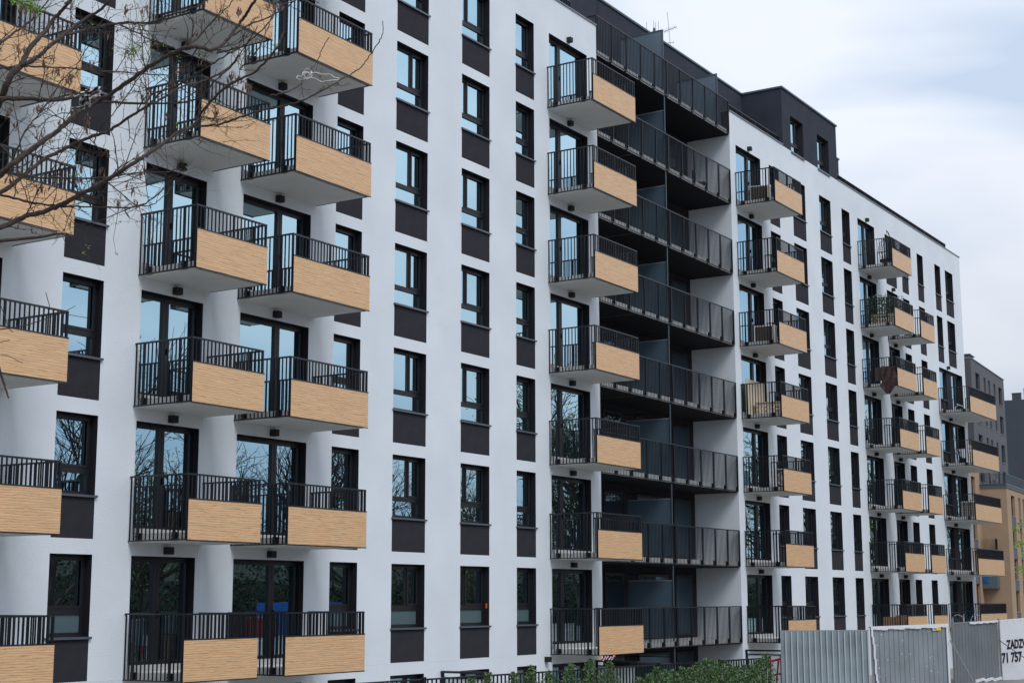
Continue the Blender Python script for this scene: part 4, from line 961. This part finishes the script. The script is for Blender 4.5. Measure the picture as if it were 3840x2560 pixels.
for x, y in ((1640, 60), (1870, 20), (1900, 40), (1720, 590), (1700, 570), (1600, 500), (1590, 520), (470, 530), (480, 520), (620, 420), (1650, 530), (1010, 50), (870, 40), (230, 60), (170, 200), (400, 470), (290, 1280), (1930, 30), (560, 1140), (600, 800), (150, 30), (60, 750), (260, 730)):
    podcluster(at(*t1(x, y), 9.2), 9)
for x, y in ((110, 10), (200, 30), (240, 70), (190, 60), (930, 340), (900, 370), (230, 60)):
    c = at(*t1(x, y), 9.4)
    for _ in range(40): leaf(buds, c+Vector((rg.gauss(0, .022), rg.gauss(0, .022), rg.gauss(0, .014))), 0.022, 0.009, budm, rg)
# broken stubs at the left edge
for P, r0 in (([(-200, 120), (0, 92), (150, 78), (300, 62), (380, 45), (440, 42)], 15), ([(-80, 800), (-20, 930), (5, 1010), (30, 1080), (60, 1175)], 13)):
    V3 = spline([at(*t4(x, y), 8.5) for x, y in P], 5); n = len(V3)
    limbs.tube(V3, [r0*PX*8.5*(1-0.55*i/n) for i in range(n)], bark, 7)
    e = V3[-5:]; limbs.tube([c+Vector((0, 0, .006)) for c in e], [r0*PX*8.5*0.5]*5, rawm, 5)
P = [(-60, 690), (0, 700), (150, 680), (280, 640), (360, 610), (420, 590), (520, 540)]
V3 = spline([at(*t4(x, y), 8.8) for x, y in P], 4); limbs.tube(V3, [0.004-0.0025*i/len(V3) for i in range(len(V3))], bark, 5)
for P in ([(410, 590), (500, 605), (600, 622)], [(345, 555), (330, 500), (315, 445)], [(0, 530), (30, 600), (60, 690), (90, 720)], [(0, 790), (70, 775)], [(0, 875), (70, 890), (155, 935)]):
    V3 = spline([at(*t4(x, y), 8.8) for x, y in P], 4); twigs.tube(V3, 0.0022, bark, 4)
# trunk and the limbs outside the frame
def rel(mb): mb.v = [tuple(Vector(v)-TO) for v in mb.v]
tr = MB(); fork = at(-900, 1500, 9.6)
tr.tube(spline([trunk_base, trunk_base+(fork-trunk_base)*0.5+Vector((0.1, 0, 0)), fork], 5), [0.26-0.09*i/10 for i in range(11)], bark, 12)
for P, dep, r0 in ((MAIN[0][3][0], 9.6, .06), (MAIN[2][3][0], 9.0, .045), (MAIN[3][3][0], 10.2, .04), (MAIN[4][3][0], 8.6, .045), (MAIN[6][3][0], 9.6, .035), (MAIN[13][3][0], 9.8, .03)):
    q = at(*t1(*P), dep); tr.tube(spline([fork, (fork+q)/2+Vector((0, 0, 0.12)), q], 4), [0.13+(r0-0.13)*i/8 for i in range(9)], bark, 8)
for mb in (tr, limbs, twigs, pods, buds): rel(mb)
tr.build('trunk', TREE, smooth=True); limbs.build('limbs', TREE, smooth=True); twigs.build('twigs', TREE); pods.build('seed_pods', TREE); buds.build('young_leaves', TREE)
# torn plastic bag and tangled string in the branches
bagm = mat('torn_white_plastic', (0.62, 0.62, 0.60), 0.45, bump=(60, 0.8))
O = at(*t1(610, 660), 8.95); t_ = thing('plastic_bag', 'torn white plastic bag caught in the bare branches', 'plastic bag', tuple(O))
m = MB(); rb = random.Random(5)
for (cx, cy, w_, h_) in ((640, 640, 62, 42), (585, 700, 45, 55), (530, 745, 55, 14), (545, 648, 40, 12)):
    g_ = [[at(*t1(cx+(i/6-.5)*2*w_*(1-0.25*rb.random()), cy+(j/6-.5)*2*h_*(1-0.3*rb.random())+(i/6-.5)*-18), 8.95+0.05*rb.gauss(0, 1))-O for i in range(7)] for j in range(7)]
    for j in range(6):
        for i in range(6): m.quad(g_[j][i], g_[j][i+1], g_[j+1][i+1], g_[j+1][i], bagm)
m.build('torn_sheet', t_)
O = at(*t1(2100, 520), 8.6); t_ = thing('tangled_string', 'tangle of white string hanging from a thin twig below the balcony', 'string', tuple(O))
zs_ = lambda x, y: (640+x*0.34014, y*0.34014)
m = MB()
for P in ([(1440, 880), (1400, 870), (1392, 850), (1410, 835), (1440, 845), (1480, 800), (1530, 810), (1590, 800), (1680, 820), (1760, 820), (1800, 850), (1870, 870), (1880, 885), (1830, 880), (1740, 890), (1660, 900), (1600, 870), (1530, 855), (1470, 870)],
          [(1480, 780), (1500, 755), (1540, 775), (1550, 810), (1500, 850), (1470, 880), (1450, 820), (1480, 780)], [(1450, 830), (1500, 800), (1560, 830), (1500, 870), (1470, 800), (1560, 795)]):
    m.tube(spline([at(*zs_(x, y), 8.6+0.03*math.sin(x))-O for x, y in P], 4), 0.0022, MATS['torn_white_plastic'], 4)
m.build('strands', t_)

# ------------------------------------------------------------------ trees across the street (they show in the window glass)
gold = mat('spring_leaf', (0.38, 0.44, 0.09), 0.7); olive = mat('olive_leaf', (0.17, 0.22, 0.06), 0.7)
def reflect_tree(seed, h, lf, spread=0.5):
    rt_ = random.Random(seed); a = MB(); b = MB()
    def grow(p, d, ln, r, lev):
        n = 3; pts = [p]; q = p.copy()
        for i in range(n):
            d = (d+Vector((rt_.gauss(0, .12), rt_.gauss(0, .12), rt_.gauss(.04, .08)))).normalized(); q = q+d*ln/n; pts.append(q.copy())
            if lev > 0 and (lev < 5 or i > 0):
                for _ in range(2 if lev > 1 else 2):
                    s_ = (d*0.9+Vector((rt_.gauss(0, spread), rt_.gauss(0, spread), rt_.gauss(.1, spread*0.6)))).normalized(); grow(q, s_, ln*rt_.uniform(.55, .8), r*.55, lev-1)
            if lev <= 1 and lf:
                for _ in range(lf):
                    leaf(b, q+Vector((rt_.gauss(0, .3), rt_.gauss(0, .3), rt_.gauss(0, .3))), .15, .075, gold if rt_.random() < .4 else olive, rt_)
        a.tube(pts, [r*(1-.35*i/n) for i in range(n+1)], bark, 4 if lev > 2 else 3, False)
    grow(Vector((0, 0, 0)), Vector((0, 0, 1)), h*.36, h*.0125, 4)
    return a.mesh('branches'), (b.mesh('foliage') if lf else None)
RT = [reflect_tree(1, 17, 0), reflect_tree(2, 16, 1, .42), reflect_tree(3, 15, 1, .5), reflect_tree(4, 18, 0, .36)]
k_ = 0
for x, y, ty, s_, in ((44, -34, 0, 1.0), (54, -38, 1, 1.0), (65, -35, 3, .95), (76, -38, 0, 1.05), (87, -36, 1, 1.0), (98, -35, 3, 1.0), (77, -20, 2, 1.45), (116, -24, 1, 1.5), (156, -27, 1, 1.6), (36, -38, 3, .9), (110, -38, 0, 1.1), (178, -32, 1, 1.6)):
    t_ = thing('street_tree', ('bare' if ty == 0 else 'sparsely leafed')+' street tree reflected in the window glass', 'tree', (x, y, 1.5), k_*1.3, 'street trees reflected in the window glass'); t_.scale = (s_,)*3
    t_['label'] = 'tall street tree seen only as a reflection in the window glass'
    link('branches', RT[ty][0], t_)
    if RT[ty][1]: link('foliage', RT[ty][1], t_)
    k_ += 1
scrub = MB(); rs = random.Random(9); scm = mat('scrub', (0.035, 0.036, 0.022), 0.9); scm2 = mat('scrub_green', (0.035, 0.055, 0.02), 0.9)
for i in range(32000):
    x = rs.uniform(20, 190); y = -42.8+rs.gauss(0, 0.7); hh_ = 4.9+0.9*math.sin(x*.37)+0.6*math.sin(x*1.1); z = 1.5+hh_*rs.random()
    leaf(scrub, Vector((x, y, z)), .34, .17, scm if rs.random() < .7 else scm2, rs)
tag(scrub.build('scrub'), 'dark scrub across the street, seen in the lower windows', 'scrub', kind='stuff')
def vehicle_box(name, label, cat, x, y, L_, H_, col):
    t_ = thing(name, label, cat, (x, y, 1.6)); c_ = mat(name+'_paint', col, 0.4)
    m = MB(); m.box(0, L_, 0, 2.4, 0.15, H_, c_)
    for k in range(int(L_/0.3)): m.box(0.05+k*0.3, 0.17+k*0.3, 2.401, 2.43, 0.3, H_-0.15, c_)
    m.build('body', t_)
    m = MB(); m.box(L_*0.4, L_*0.4+0.04, 2.43, 2.46, 0.2, H_-0.1, coping); m.build('door_bars', t_)
vehicle_box('shipping_container', 'blue container reflected in the lowest windows', 'container', 62, -36, 6, 2.6, (0.02, 0.10, 0.35))
vehicle_box('skip_container', 'red container reflected in the lowest windows', 'container', 55, -35, 5, 1.8, (0.35, 0.03, 0.03))
# young tree just outside the right edge
O = at(4010, 2500, 34); O.z = 2.3
t_ = thing('young_tree', 'twigs with fresh yellow-green leaves at the right edge', 'tree', tuple(O)); m = MB(); b = MB(); ry = random.Random(4)
m.tube([Vector((0, 0, 0)), Vector((0.05, 0, 2.0)), Vector((0, 0, 4.2))], [0.05, 0.035, 0.012], bark, 6)
for px_, py_ in ((3822, 1965), (3806, 1985), (3832, 2035), (3815, 2045), (3838, 2085), (3835, 2150), (3824, 2130), (3850, 2020), (3870, 2100), (3900, 1950), (3880, 2180)):
    e = at(px_, py_, 34)-O; s_ = Vector((0, 0, max(1.0, e.z-0.7))); m.tube([s_, (s_+e)/2+Vector((0, 0, .08)), e], [0.012, 0.007, 0.003], bark, 4)
    for _ in range(20): leaf(b, e+Vector((ry.gauss(0, .045), ry.gauss(0, .045), ry.gauss(0, .03))), .06, .03, budm, ry)
m.build('trunk', t_); b.build('foliage', t_)
